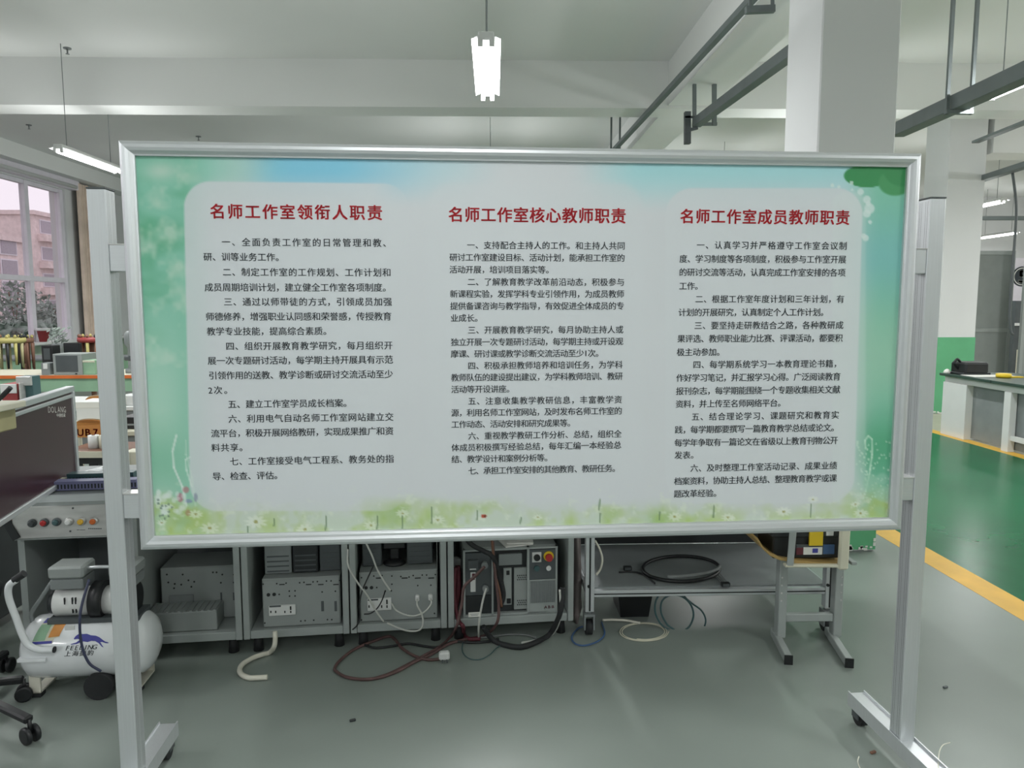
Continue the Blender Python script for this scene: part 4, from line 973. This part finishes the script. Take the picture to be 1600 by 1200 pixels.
# toolbox
b0 = SP.at(1206, 874, -.12); b1 = SP.at(1312, 874, -.12); zb_ = hs+.0075+.004; tw_ = b1[0]-b0[0]
tb = thing('toolbox', 'black toolbox with yellow latch and picture label on the school chair', 'toolbox', ((b0[0]+b1[0])/2, YC-.035, zb_))
MB().bx(-tw_/2, tw_/2, -.09, .09, 0, .10, .006).build('box_body', 'black', tb)
MB().bx(-tw_/2-.008, tw_/2+.01, -.098, .098, .092, .125, .006).build('lid', 'dark', tb)
MB().bx(-tw_/2-.004, tw_/2+.006, -.094, .094, .125, .135, .004).build('lid_rim', 'darkgrey', tb)
T2 = Plane(np.array([0, YC-.125, 0.]), 0.)
def tp2(x, y): a, z = T2.at(x, y); return a-(b0[0]+b1[0])/2, z-zb_
def tbx(x0, y0, x1, y1, m_, nm, y=-.092, d=.004):
    (a0, z0_), (a1, z1_) = tp2(x0, y1), tp2(x1, y0); return MB().bx(a0, a1, y-d, y+.003, z0_, z1_, .001).build(nm, m_, tb)
tbx(1262, 829, 1284, 851, 'yellow', 'latch', -.1, .006); tbx(1289, 827, 1301, 836, 'white', 'label', -.098, .003)
o = tbx(1243, 850, 1303, 866, 'darkgrey', 'picture_label')
tbx(1243, 855, 1254, 866, 'maroon_cable', 'picture_patch', -.0965, .001); tbx(1254, 854, 1284, 866, 'paper', 'picture_patch', -.0965, .001); tbx(1285, 850, 1303, 865, 'blue', 'picture_patch', -.0965, .001); tbx(1268, 856, 1277, 863, 'blue_ink', 'picture_patch', -.0975, .001)
# ================================================================== LOOSE CABLES ON THE FLOOR AND AT THE CABINETS
F = lambda x, y, z=.007: atz(*c6(x, y), z)
Rw = lambda x, y, o_=-.04: RP.pw(*c6(x, y), o_)
cable([Rw(975, 100, -.02), Rw(985, 250), Rw(1003, 400), Rw(1012, 500), Rw(1000, 600)]+[F(x, y) for x, y in ((930, 672), (800, 700), (700, 730), (600, 790), (500, 835), (400, 890), (290, 930), (190, 942), (90, 930), (30, 900), (12, 872), (50, 820), (130, 760), (240, 712), (340, 680), (380, 700), (420, 750), (500, 800), (580, 822), (655, 818))], .0065, 'brown_cable', 'brown mains cable looping widely over the floor to a white plug', 'mains cable', 'mains_cable')
cable([Rw(925, 255, -.05), Rw(860, 320), Rw(800, 380), Rw(788, 470), Rw(770, 560), Rw(755, 620)]+[F(x, y) for x, y in ((720, 680), (650, 745), (560, 795), (470, 845), (350, 905), (250, 938))], .0065, 'brown_cable', 'second brown cable coming down beside the controller and along the loop', 'mains cable', 'mains_cable')
cable([Rw(1400, 380, -.02), Rw(1395, 480), Rw(1375, 570)]+[F(x, y, .012) for x, y in ((1320, 668), (1240, 715), (1150, 745), (1060, 735), (980, 705))]+[Rw(915, 620)], .012, 'rubber', 'thick black hose sagging below the robot controller', 'hose', 'hose')
cable([Rw(1383, 395), Rw(1388, 500), Rw(1380, 590), F(1340, 665), F(1250, 700), F(1150, 720)], .005, 'white_cable', 'white cable hanging beside the black hose right of the controller')
cable([Rw(935, 385, -.03), Rw(915, 460), Rw(900, 540), Rw(890, 620), F(890, 690)], .0048, 'white_cable', 'white lead dropping from the controller connector with a paper tag')
cable([Rw(820, 95, .0), Rw(860, 130, .0), Rw(920, 160, -.02), Rw(975, 195), Rw(1010, 300, -.02), Rw(1040, 420, -.02), Rw(1020, 500, -.02)], .011, 'rubber', 'thick black cable arching over the top of the controller')
cable([Rw(970, 95), Rw(980, 200), Rw(990, 300), Rw(1015, 400), Rw(1030, 500)], .005, 'brown', 'brown-yellow lead hanging down in front of the circuit bay')
cable([Rw(748, 260, .05), Rw(740, 400, .04), Rw(752, 520, .03), Rw(770, 590, -.01), Rw(795, 620), F(800, 665), F(830, 695), F(900, 695)], .009, 'maroon_cable', 'dark red cable hanging in the cabinet left of the controller')
cable([Rw(762, 250, .08), Rw(765, 400, .07), Rw(745, 520, .07)], .012, 'maroon_cable', 'short dark red hose at the back beside the controller')
cable([F(900, 690), F(980, 680), F(1080, 668), F(1180, 672), F(1240, 690)], .004, 'grey_cable', 'grey cable lying in a shallow arc under the controller')
cable([F(795, 700, .004), F(790, 770, .004), F(830, 815, .004), F(900, 820, .004), F(960, 790, .004), F(1000, 750, .004), F(1060, 720, .004)], .0022, 'teal', 'thin blue-grey wire making a small bay on the floor')
cable([F(185, 730), F(260, 750), F(360, 740), F(460, 725), F(560, 740), F(640, 745), F(740, 712), F(840, 718), F(940, 712), F(1010, 695)], .0055, 'black', 'black cable weaving along the foot of the cabinets')
cable([Rw(205, 115), Rw(240, 190), Rw(270, 270), Rw(310, 340), Rw(350, 400)], .004, 'white_cable', 'white lead slanting down over the unit with two plugs')
cable([Rw(92, 150, -.01), Rw(95, 250), Rw(150, 350), Rw(210, 430), Rw(260, 520), Rw(310, 590)], .004, 'white_cable', 'long white lead crossing the front of the third cabinet')
cable([Rw(360, 480, .0), Rw(385, 520), Rw(440, 548), Rw(500, 555), Rw(560, 530), Rw(598, 485), Rw(597, 452, .0)], .0035, 'white_cable', 'white lead sagging from the socket strip to the outer plug')
cable([Rw(330, 598), Rw(400, 630), Rw(470, 648), Rw(530, 640), Rw(550, 595), Rw(540, 540), Rw(515, 490), Rw(515, 455, .0)], .004, 'white_cable', 'white lead curling below the cabinet sill to the inner plug')
cable([Rw(245, 255), Rw(215, 320), Rw(180, 400), Rw(163, 480), Rw(165, 560), Rw(150, 610), Rw(120, 640)], .003, 'black', 'thin black wire hanging down the side of the third cabinet')
cable([Rw(320, 400, .0), Rw(300, 460), Rw(270, 510), Rw(230, 540), Rw(190, 545)], .0028, 'black', 'thin black wire drooping from the socket strip in the third cabinet')
t = rthing('paper_tag', 'white paper tag hanging on the lead at the base of the controller', 'tag', *[v for v in ((RP.at(*c2(330, 1042), -.055)[0]), -.055, RP.at(*c2(330, 1042), -.055)[1])])
MB().box((0, 0, 0), (.052, .0015, .021)).build('tag_sheet', 'paper', t); MB().box((0, -.001, .003), (.038, .0005, .002)).box((0, -.001, -.003), (.03, .0005, .002)).build('printed_line', 'grey', t)
pl = F(680, 835, 0); t = thing('power_plug', 'white mains plug lying loose on the floor, pins down', 'plug', pl, .1)
MB().box((0, 0, .028), (.045, .03, .034), .006).build('plug_body', 'white', t)
for x in (-.008, .010): MB().box((x, -.014, .0085), (.006, .003, .014)).build('pin', 'darkgrey', t)
pv = [RP.pw(*c5(1020, 738), -.03), RP.pw(*c5(1022, 790), -.04), RP.pw(*c5(1015, 845), -.06)]+[atz(*c5(x, y), .012) for x, y in ((985, 885), (920, 905), (860, 928), (800, 965), (775, 1005), (790, 1040), (840, 1062), (900, 1062), (968, 1058))]
cable(pv, .0105, 'pvc', 'bent white plastic pipe on the floor below the second cabinet', 'pipe', 'plastic_pipe')
c9 = lambda x, y: (1300+x/5.333, 1000+y/5.333)
cable([atz(*c9(x, y), z) for x, y, z in ((985, 855, .02), (930, 872, .05), (900, 915, .08), (888, 980, .1), (885, 1060, .1), (885, 1120, .1))], .0016, 'pvc', 'pale thin wire stuck up beside the near end of the right foot', 'wire', 'wire')
cable([atz(*c9(x, y), z) for x, y, z in ((225, 970, .03), (215, 1010, .02), (225, 1050, .006), (245, 1080, .003), (300, 1120, .003))], .0016, 'pvc', 'pale thin wire on the floor under the right foot rail', 'wire', 'wire')
for px, py, m_, lb in ((1364, 1177, 'brown', 'small brown chip of debris beside the right foot rail'), (1477, 1075, 'darkgrey', 'tiny dark flake on the floor right of the right post'), (551, 1127, 'dark', 'small dark scrap on the open floor below the board')):
    t = atz(px, py, 0); o = MB().box((0, 0, .004), (.022, .010, .008), .002, .4).build('debris', m_); o.location = t; tag(o, lb, 'debris')
# ================================================================== BACKGROUND, WINDOW SIDE
def table(name, label, x0, x1, y0, y1, z, m_top, m_leg, apron=.08, edge=None, m_apron=None):
    t = thing(name, label, 'table', ((x0+x1)/2, (y0+y1)/2, 0)); w_, d_ = (x1-x0)/2, (y1-y0)/2
    MB().bx(-w_, w_, -d_, d_, z-.03, z, .004).build('tabletop', m_top, t)
    if edge: MB().bx(-w_-.002, w_+.002, -d_-.006, -d_-.0005, z-.032, z+.002).build('edge_strip', edge, t)
    MB().bx(-w_+.03, w_-.03, -d_+.02, d_-.02, z-.03-apron, z-.03).build('apron', m_apron or m_leg, t)
    for x in (-w_+.05, w_-.05):
        for y in (-d_+.05, d_-.05): MB().bx(x-.025, x+.025, y-.025, y+.025, 0, z-.03-apron).build('leg', m_leg, t)
    return t
table('workbench', 'long far workbench with an orange front edge under the monitor', -6.2, -3.35, 7.72, 8.5, .78, 'cream', 'green_bench', .14, 'orange')
table('workbench', 'pale grey workbench between the orange-edged bench and chair backs', -4.6, -2.3, 5.45, 6.1, .755, 'white', 'grey', .12)
table('workbench', 'green-grey workbench close under the windows', -7.9, -5.0, 10.0, 10.8, .80, 'grey', 'green_bench', .35)
def bgbox(name, label, cat, x0, x1, y0, y1, Y, m_, dep=.2, zfix=None, parts=None):
    p0 = aty(x0, y1, Y); p1 = aty(x1, y0, Y); z0 = p0[2] if zfix is None else zfix; w_ = (p1[0]-p0[0])/2
    t = thing(name, label, cat, ((p0[0]+p1[0])/2, Y+dep/2, z0))
    MB().bx(-w_, w_, -dep/2, dep/2, 0, p1[2]-z0, .004).build('body', m_, t)
    for (nm, fx0, fx1, fz0, fz1, m2, pr_) in parts or ():
        hh_ = p1[2]-z0; MB().bx(-w_+2*w_*fx0, -w_+2*w_*fx1, -dep/2-pr_, -dep/2+.001, hh_*fz0, hh_*fz1, .002).build(nm, m2, t)
    return t
bgbox('crt_monitor', 'grey boxy computer monitor on the orange-edged bench', 'monitor', 84, 127, 553, 587, 7.78, 'boxmetal', .3, .7805, [('screen', .1, .86, .14, .92, 'darkgrey', .004), ('power_button', .75, .82, .03, .08, 'black', .006)])
bgbox('flat_monitor', 'black flat monitor tilted behind the grey boxy one', 'monitor', 100, 124, 536, 560, 8.2, 'black', .05, .7805, [('screen', .06, .94, .1, .95, 'dark', .003)])
bgbox('black_speaker', 'tall black box left of the boxy monitor', 'speaker', 67, 81, 540, 584, 7.95, 'black', .15, .7805, [('speaker_cone', .2, .8, .5, .9, 'darkgrey', .004)])
bgbox('desk_robot', 'small grey desktop device beside the tall black box', 'device', 65, 77, 567, 588, 7.77, 'grey', .12, .7805, [('device_face', .3, .8, .5, .95, 'white', .01)])
bgbox('toolkit_box', 'grey-green kit box at the right end of the orange-edged bench', 'box', 128, 148, 563, 587, 7.8, 'green_bench', .2, .7805, [('lid', 0, 1, .85, 1, 'cream', .006)])
# glass jar with plant
p = aty(95, 552, 8.4); t = thing('potted_plant', 'dark leafy plant in a clear jar behind the boxy monitor', 'plant', (p[0], 8.35, .7805))
MB().lathe([(.05, 0), (.07, .4), (.05, .8), (.06, 1)], (0, 0, 0), (0, 0, .30), 18).build('jar', 'grey', t)
mb = MB()
for k in range(70):
    an, r_, z = random.random()*6.28, random.random()*.12, .3+random.random()*.16; s_ = .03
    mb.add([(r_*math.cos(an), r_*math.sin(an), z), (r_*math.cos(an)+s_, r_*math.sin(an), z+s_*.4), (r_*math.cos(an)+s_*1.2, r_*math.sin(an)+s_*.5, z+s_), (r_*math.cos(an), r_*math.sin(an)+s_*.4, z+s_*.6)], [(0, 1, 2, 3)])
mb.build('leaves', 'leaf', t, fix=False)['kind'] = 'stuff'
for k in range(5): MB().tube([(0, 0, .02), (.02*math.cos(k), .02*math.sin(k), .2), (.08*math.cos(k*1.3), .08*math.sin(k*1.3), .40)], .004, 5).build('stem', 'leaf', t)
# red pot on the window sill
p = aty(59, 513, 12.6); t = thing('flower_pot', 'red flower pot standing on the window sill', 'pot', (XL+.14, wy(52), SILL+.001))
MB().lathe([(.07, 0), (.10, .85), (.115, .86), (.115, 1)], (0, 0, 0), (0, 0, .24), 18).build('pot_body', 'red_pot', t); MB().lathe([(.117, 0), (.117, 1)], (0, 0, .2), (0, 0, .245), 18).build('pot_rim', 'white', t)
# tool rack with yellow top
def rack(label, px, Y, w_, top, m_top, m_rod, n_, zt):
    p = aty(px, 560, Y); t = thing('tool_rack', label, 'tool rack', (p[0], Y, 0)); 
    MB().lathe([(w_*.9, 0), (w_, .3), (w_*.98, 1)], (0, 0, zt-.03), (0, 0, zt+.03), 24).build('rack_top', m_top, t)
    MB().cyl((0, 0, .03), (0, 0, zt-.03), .03, n=10).build('pole', m_rod, t); MB().cyl((0, 0, 0), (0, 0, .03), w_*.6, n=20).build('base', 'darkgrey', t)
    for k in range(n_):
        an = 6.283*k/n_; r_ = w_*.85; x, y = r_*math.cos(an), r_*math.sin(an); l_ = .25+.15*random.random()
        MB().cyl((x, y, zt-.03-l_), (x, y, zt-.03), .012, .02, n=6).build('hanging_tool', random.choice([m_rod, 'brown', 'dark', 'yellow_cloth']), t)
        MB().lathe([(.012, 0), (.02, .5), (.008, 1)], (x, y, zt+.03), (x, y, zt+.07), 8).build('tool_handle', random.choice(['dark', 'brown', 'yellow_cloth']), t)
rack('round yellow-topped tool rack with hanging tools near the windows', 14, 9.0, .19, .1, 'yellow_cloth', 'tray_wood', 12, aty(14, 532, 9.0)[2])
rack('brown tool rack with a cream top beside the left post', 144, 9.1, .15, .1, 'red_pot', 'brown', 9, aty(144, 531, 9.1)[2])
rack('dark thin tool rack right behind the yellow-topped one', 42, 9.4, .09, .1, 'brown', 'brown', 7, aty(42, 532, 9.4)[2])
# vise and clutter on the pale bench
bgbox('bench_vise', 'green bench vise at the near left of the pale bench', 'vise', 28, 50, 588, 604, 5.5, 'teal', .1, .7555, [('jaw', .0, 1., .7, 1, 'steel', .02), ('screw_handle', .4, .5, .2, .8, 'steel', .06)])
bgbox('tool_tray', 'red and white flat tool tray on the pale bench', 'tray', 2, 26, 600, 612, 5.45, 'red_pot', .25, .7555, [('tray_lip', 0, 1, .6, 1, 'white', .01)])
# school chairs with painted plywood backs
def school_back(label, px0, px1, py0, py1, Y, text=None):
    p0, p1 = aty(px0, py1, Y), aty(px1, py0, Y); w_ = (p1[0]-p0[0])/2; hh_ = p1[2]-p0[2]
    t = thing('school_chair', label, 'chair', ((p0[0]+p1[0])/2, Y, 0)); z0 = p0[2]
    mb = MB(); n_ = 12; poly = [(-w_, 0), (w_, 0)]+[(w_*math.cos(a)*(1 if True else 1), hh_*.62+hh_*.38*math.sin(a)) for a in np.linspace(0, math.pi, n_)]
    mb.prism(poly, lambda a, b, d: (a, -.012+d-.03*(1-(a/w_)**2), z0+b), .012); mb.build('backrest', 'orange_wood', t)
    MB().prism([(-w_*1.02, hh_*.60), (w_*1.02, hh_*.60), (w_*1.02, hh_*.66)]+[(w_*1.02*math.cos(a), hh_*.66+hh_*.39*math.sin(a)) for a in np.linspace(0, math.pi, n_)], lambda a, b, d: (a, .002+d-.03*(1-min(1, (a/w_)**2)), z0+b), .006).build('backrest_edge', 'cream', t)
    for s_ in (-1, 1):
        MB().tube([(s_*w_*.8, .0, z0+hh_*.5), (s_*w_*.8, .01, .42), (s_*w_*.8, -.02, .02)], .011).build('leg', 'cream', t); MB().tube([(s_*w_*.8, .34, .42), (s_*w_*.8, .36, .02)], .011, smooth=False).build('leg', 'cream', t)
    MB().bx(-w_*.9, w_*.9, 0, .38, .42, .435, .005).build('seat', 'orange_wood', t)
    if text:
        mb = MB(); put_word(mb, text, -w_*.50, w_*.36, z0+hh_*.32, .058, lambda a, b: (a, -.044, b), 1.); mb.build('painted_letters', 'red_ink', t, fix=False)
school_back('orange plywood school chair back painted with red letters', 119, 172, 654, 683, 4.3, 'UB7')
school_back('second orange chair back, rounded, further back beside the left post', 134, 176, 618, 652, 5.0)
bgbox('white_box', 'white flat box lying on the desk behind the lettered chair', 'box', 119, 172, 628, 645, 4.7, 'white', .2, .7305, [('box_lid', 0, 1, .75, 1, 'paper', .004)])
table('school_desk', 'dark narrow school desk in front of the lettered chair back', -2.32, -1.86, 3.95, 4.25, aty(140, 706, 3.95)[2], 'brown', 'dark', .04, 'cream')
table('school_desk', 'cream school desk behind the lettered chair, carrying a flat white box', -2.85, -2.12, 4.5, 4.96, .73, 'cream', 'grey', .06)
for k, (x0, x1, m_) in enumerate(((126, 142, 'white'), (143, 156, 'cream'))):
    p0, p1 = aty(x0, 706, 3.98), aty(x1, 684, 3.98); p0[2] = aty(140, 706, 3.95)[2]+.0005; tt = thing('paper_roll', ['white paper roll on the dark school desk', 'cream paper roll beside the white one on the school desk'][k], 'roll', ((p0[0]+p1[0])/2, 4.06, p0[2]))
    MB().cyl((0, 0, 0), (0, 0, p1[2]-p0[2]), (p1[0]-p0[0])/2*.95, n=18).build('roll_body', m_, tt); MB().cyl((0, 0, p1[2]-p0[2]), (0, 0, p1[2]-p0[2]+.003), (p1[0]-p0[0])/2*.3, n=12).build('core', 'brown', tt)
# seen through the slot between left post and board
bgbox('white_sack', 'white crumpled sack seen between left post and board', 'sack', 189, 212, 618, 650, 5.5, 'white', .15, .7555, [('fold', .2, .4, .1, .9, 'paper', .01)])
bgbox('black_case', 'black case seen between left post and board', 'case', 188, 214, 652, 668, 4.58, 'black', .2, .7305, [('case_band', 0, 1, .3, .45, 'grey', .004)])
bgbox('cream_bag', 'cream bag hanging in the gap between left post and board', 'bag', 194, 213, 706, 736, 3.84, 'cream', .1, None, [('bag_seam', .45, .5, 0, 1, 'pvc', .003)])
p = aty(197, 585, 7.9); t = thing('instrument_stand', 'grey knobbed instrument on a stand in the slot beside the board', 'instrument', (p[0], 8.0, .7805))
hz = aty(197, 517, 8.0)[2]-.7805
MB().lathe([(.05, 0), (.05, .1), (.02, .12), (.018, .6), (.05, .7), (.045, .9), (.02, 1)], (0, 0, 0), (0, 0, hz), 16).build('stand', 'grey', t); MB().box((0, 0, hz*.35), (.10, .06, .05), .01).build('clamp', 'darkgrey', t)
# near clutter at the frame's left edge
p = aty(5, 632, 2.2); t = thing('wooden_tray', 'pale wooden box with a light rim at the near left of the bench', 'box', (p[0]-.10, 2.2, p[2]-.085))
MB().bx(-.15, .085, -.08, .08, 0, .065, .004).build('box_body', 'tray_wood', t); MB().bx(-.17, .105, -.10, .10, .065, .085, .003).build('rim', 'cream', t)
o = thing('cable_clip', 'black spring clip resting on the wooden box rim', 'clip', (p[0]-.02, 2.2, p[2]+.0005))
MB().tube([(-.05, 0, .01), (-.03, 0, .03), (0, 0, .012), (.03, 0, .035), (.045, 0, .05)], .007).build('clip_arm', 'black', o); MB().box((0, 0, .05), (.02, .02, .03), .004).build('clip_block', 'brown', o)
t = thing('wooden_tray_stand', 'dark cupboard under the pale wooden box', 'cupboard', (p[0]-.10, 2.2, 0))
MB().bx(-.17, -.10, -.08, .08, .0, p[2]-.0855, .004).build('cupboard_body', 'maroon', t); MB().bx(-.16, -.11, -.083, -.08, .05, p[2]-.11, .002).build('cupboard_door', 'maroon', t)
# curtain
mb = MB(); y0c, y1c = wy(120), wy(152); n_ = 60; vs = []
for z in (.35, H+2.42):
    for k in range(n_+1): y = y0c+(y1c-y0c)*k/n_; vs.append((XL+.12+.05*math.sin(k*.9)+.02*math.sin(k*.37), y, z))
vs += [(x+.006, y, z) for x, y, z in vs]; m2 = n_+1
fs = [(k, k+1, k+1+m2, k+m2) for k in range(n_)]+[(k+2*m2, k+m2*3, k+1+m2*3, k+1+2*m2) for k in range(n_)]
mb.add(vs, fs, True); tag(mb.build('curtain', 'curtain', fix=False), 'beige gathered curtain hanging at the end of the windows', 'curtain')
bgbox('wall_cabinet', 'pale grey wall box high behind the left post', 'wall box', 162, 214, 304, 331, 18.3, 'grey', .29, None, [('box_door', .1, .9, .1, .9, 'boxmetal', .01)])
bgbox('wall_notice', 'small grey notice on the white wall beside the board edge', 'notice', 184, 196, 388, 410, 18.55, 'paper', .04, None, [('printed_block', .1, .9, .5, .9, 'darkgrey', .003)])
# ================================================================== RIGHT SIDE
xT = atz(1508, 688, 0)[0]; yN = 7.0; pf = atz(1462, 677, 0); yF_ = pf[1]; zT = .5*(atx(1465, 579, xT)[2]+atx(1598, 603, xT)[2])
yc0 = atx(1508, 640, xT)[1]
dt = thing('lab_table', 'long white laboratory table with a dark green top beside the path', 'table', (xT+.38, (yN+yF_)/2, 0)); L_ = (yF_-yN)/2
cyl_ = (yN+yF_)/2
MB().bx(-.42, .42, -L_-.6, L_+.02, zT-.03, zT, .004).build('tabletop', 'tabletop', dt)
MB().bx(-.36, .36, -L_-.5, L_, zT-.10, zT-.03).build('apron', 'white', dt)
MB().bx(-.38, .36, yc0-cyl_, L_, .0, zT-.10, .003).build('drawer_cabinet', 'white', dt)
MB().bx(-.30, -.28, -L_-.5, yc0-cyl_, .02, zT-.10).build('recess_panel', 'grey', dt)
yl = atz(1580, 705, 0)[1]
for y in (yl-cyl_, yl-cyl_-1.1): MB().bx(-.38, -.31, y-.05, y+.05, 0, zT-.10, .003).build('leg', 'white', dt)
MB().bx(-.36, -.33, yl-cyl_-1.05, yl-cyl_-.05, .12, .17).build('stretcher', 'white', dt)
MB().bx(-.423, -.42, atx(1554, 598, xT)[1]-cyl_-.004, atx(1554, 598, xT)[1]-cyl_+.004, zT-.03, zT).build('top_joint', 'black', dt)
def onT(px, py): return atz(px, py, zT)
q_ = (xT+.19, yF_-.17); t = thing('carry_case', 'black carry case with a looped handle on the dark green tabletop', 'case', (q_[0], q_[1], zT+.0005))
sc1 = 1155/q_[1]; MB().box((0, 0, .075), (38/sc1, .28, .13), .02).build('case_body', 'black', t); MB().box((0, 0, .013), (44/sc1, .28, .024), .006).build('case_base', 'dark', t)
MB().tube([(-.12, 0, .05), (-.18, 0, .12), (-.15, 0, .17), (-.11, 0, .14)], .014).build('handle', 'black', t)
q_ = onT(1490, 582.5); tag(MB().box((0, 0, .002), (.5, .25, .004), rz=0).build('paper_sheet', 'paper'), 'white sheets lying under the black carry case', 'paper').location = (xT+.26, yF_-.42, zT+.0005)
q_ = onT(1471, 580); t = thing('white_cloth', 'crumpled white cloth at the far corner of the green tabletop', 'cloth', (xT-.005, yF_-.07, zT+.0005))
mb = MB(); mb.lathe([(.035, 0), (.04, .3), (.03, .7), (.01, 1)], (0, 0, 0), (0, 0, .05), 10); mb.build('cloth_fold', 'paper', t)
q_ = onT(1568, 590); t = thing('tape_roll', 'yellow tape roll lying on the dark green tabletop', 'tape', (q_[0], q_[1], zT+.0005))
MB().lathe([(.06, 0), (.075, .2), (.075, .9), (.06, 1)], (0, 0, 0), (0, 0, .045), 20).build('tape_ring', 'yellow', t); MB().bx(.05, .2, -.03, .03, 0, .012).build('tape_end', 'yellow', t)
# grey partition
YP = 11.6
def part_(px0, px1, py0, label, Y, wdiv=None):
    p0 = aty(px0, 520, Y); p1 = aty(px1, 520, Y); zt = aty(px0, py0, Y)[2]; w_ = (p1[0]-p0[0])/2
    t = thing('partition', label, 'partition', ((p0[0]+p1[0])/2, Y, 0))
    zm = aty(px0, 516, Y)[2]
    MB().bx(-w_+.05, w_-.05, -.012, .012, .05, zm-.03).build('panel', 'partition', t); MB().bx(-w_+.05, w_-.05, -.012, .012, zm+.03, zt-.06).build('panel', 'partition', t)
    for x in (-w_+.025, w_-.025): MB().bx(x-.025, x+.025, -.025, .025, 0, zt).build('post', 'boxmetal', t)
    for z in (.03, zm, zt-.03): MB().bx(-w_+.05, w_-.05, -.025, .025, z-.03, z+.03).build('rail', 'boxmetal', t)
part_(1505, 1577, 392, 'tall grey partition screen behind the laboratory table', YP)
part_(1594, 1700, 380, 'nearer grey partition at the edge of the picture, partly cut off', 11.2)
# number sign on a pale board
p0 = aty(1596, 432, 14.0); t = thing('number_sign', 'white board with a dark round sign reading 5', 'sign', (p0[0], 14.0, p0[2]))
MB().bx(-.35, .5, -.01, .01, -.55, .35, .003).build('sign_board', 'win_frame', t)
MB().cyl((0, -.011, 0), (0, -.02, 0), .19, n=28).build('sign_disc', 'ink', t); MB().cyl((0, -.02, 0), (0, -.022, 0), .165, n=28).build('disc_ring', 'paper', t); MB().cyl((0, -.022, 0), (0, -.024, 0), .15, n=28).build('inner_disc', 'ink', t)
mb = MB(); load_glyphs('5'); put_glyph(mb, '5', 0, 0, .34, lambda a, b: (a, -.026, b), 1.); mb.build('numeral', 'paper', t, fix=False)
MB().bx(-.02, .02, 0.0, .02, -p0[2], -.55).build('sign_post', 'grey', t)
bgbox('far_machine', 'grey machine with a white cover behind the partition edge', 'machine', 1576, 1600, 470, 640, 13.0, 'darkgrey', .8, .0, [('white_cover', 0, 1, .72, .75, 'white', .02), ('machine_base', .5, .8, .1, .45, 'cream', .02)])
# ================================================================== OUTSIDE THE WINDOWS
g_ = MB().bx(-160, XL-.3, -60, 160, -.6, -.4); o = g_.build('outdoor_ground', 'ground'); o['kind'] = 'structure'
def building(label, px0, px1, pytop, Xd, rows, dep=12):
    p0, p1 = atx(px0, 480, Xd), atx(px1, 480, Xd); y0, y1 = min(p0[1], p1[1]), max(p0[1], p1[1]); zt = atx(px0, pytop, Xd)[2]
    t = thing('apartment_building', label, 'building', (Xd, (y0+y1)/2, -.4)); w_ = (y1-y0)/2; hh_ = zt+.4
    MB().bx(-dep, 0, -w_, w_, 0, hh_).build('wall', 'stone', t); MB().bx(-dep-.3, .4, -w_-.3, w_+.3, hh_, hh_+.5).build('roof', 'stone', t)
    nw = max(2, int(2*w_/5))
    for r_ in range(rows):
        z = hh_*(r_+.35)/rows
        for k in range(nw):
            y = -w_+2*w_*(k+.5)/nw; f_ = MB().bx(0, .12, y-1.3, y+1.3, z, z+1.7).build('window', 'win_frame', t); MB().bx(.12, .16, y-1.15, y+1.15, z+.12, z+1.58).build('pane', 'bldg_glass', f_)
            if k % 2 == 0: MB().bx(0, 1.1, y-1.8, y+1.8, z-1.0, z-.15).build('balcony', 'stone', t)
building('long beige apartment building seen through the nearer window bay', -260, 46, 340, -48, 4)
building('beige apartment building behind the street lamp', 60, 190, 337, -56, 4)
p = atx(99, 395, -20); t = thing('street_lamp', 'white curved street lamp outside the window', 'street lamp', (-20, p[1], -.4))
zt = p[2]+.4; MB().tube([(0, 0, 0), (0, 0, zt*.6), (0, 0, zt-.25), (.05, .15, zt-.05), (.1, .5, zt)], .07, 10).build('pole', 'white', t); MB().box((.12, .75, zt), (.18, .6, .1), .03).build('lamp_head', 'white', t)
def bush(label, px, py, X_, sz, n_=700):
    p = atx(px, py, X_); t = thing('bush', label, 'bush', (X_, p[1], -.4)); mb = MB(); ztop = p[2]+.4
    for k in range(n_):
        v = rng.normal(size=3); v /= np.linalg.norm(v); v *= rng.random()**.33; c = np.array([v[0]*sz*.7, v[1]*sz, ztop*.55+v[2]*ztop*.45]); a = rng.normal(size=3)*.09; b = rng.normal(size=3)*.09
        mb.add([c-a, c+b, c+a, c-b], [(0, 1, 2, 3)])
    mb.build('foliage', 'leaf', t, fix=False)['kind'] = 'stuff'
    for k in range(4): MB().tube([(0, 0, 0), (.1*math.cos(k*1.6), .2*math.sin(k*1.6), ztop*.4), (.3*math.cos(k*1.6), .6*math.sin(k*1.6), ztop*.8)], .03, 6).build('stem', 'brown', t)
bush('dark green bush outside below the nearer window', 38, 498, -13.5, 1.3, 1600)
bush('pale bush further off behind the street lamp', 92, 470, -26, 2.2, 900)
bush('round bush at the far edge of the window view', 20, 440, -34, 3.0, 900)
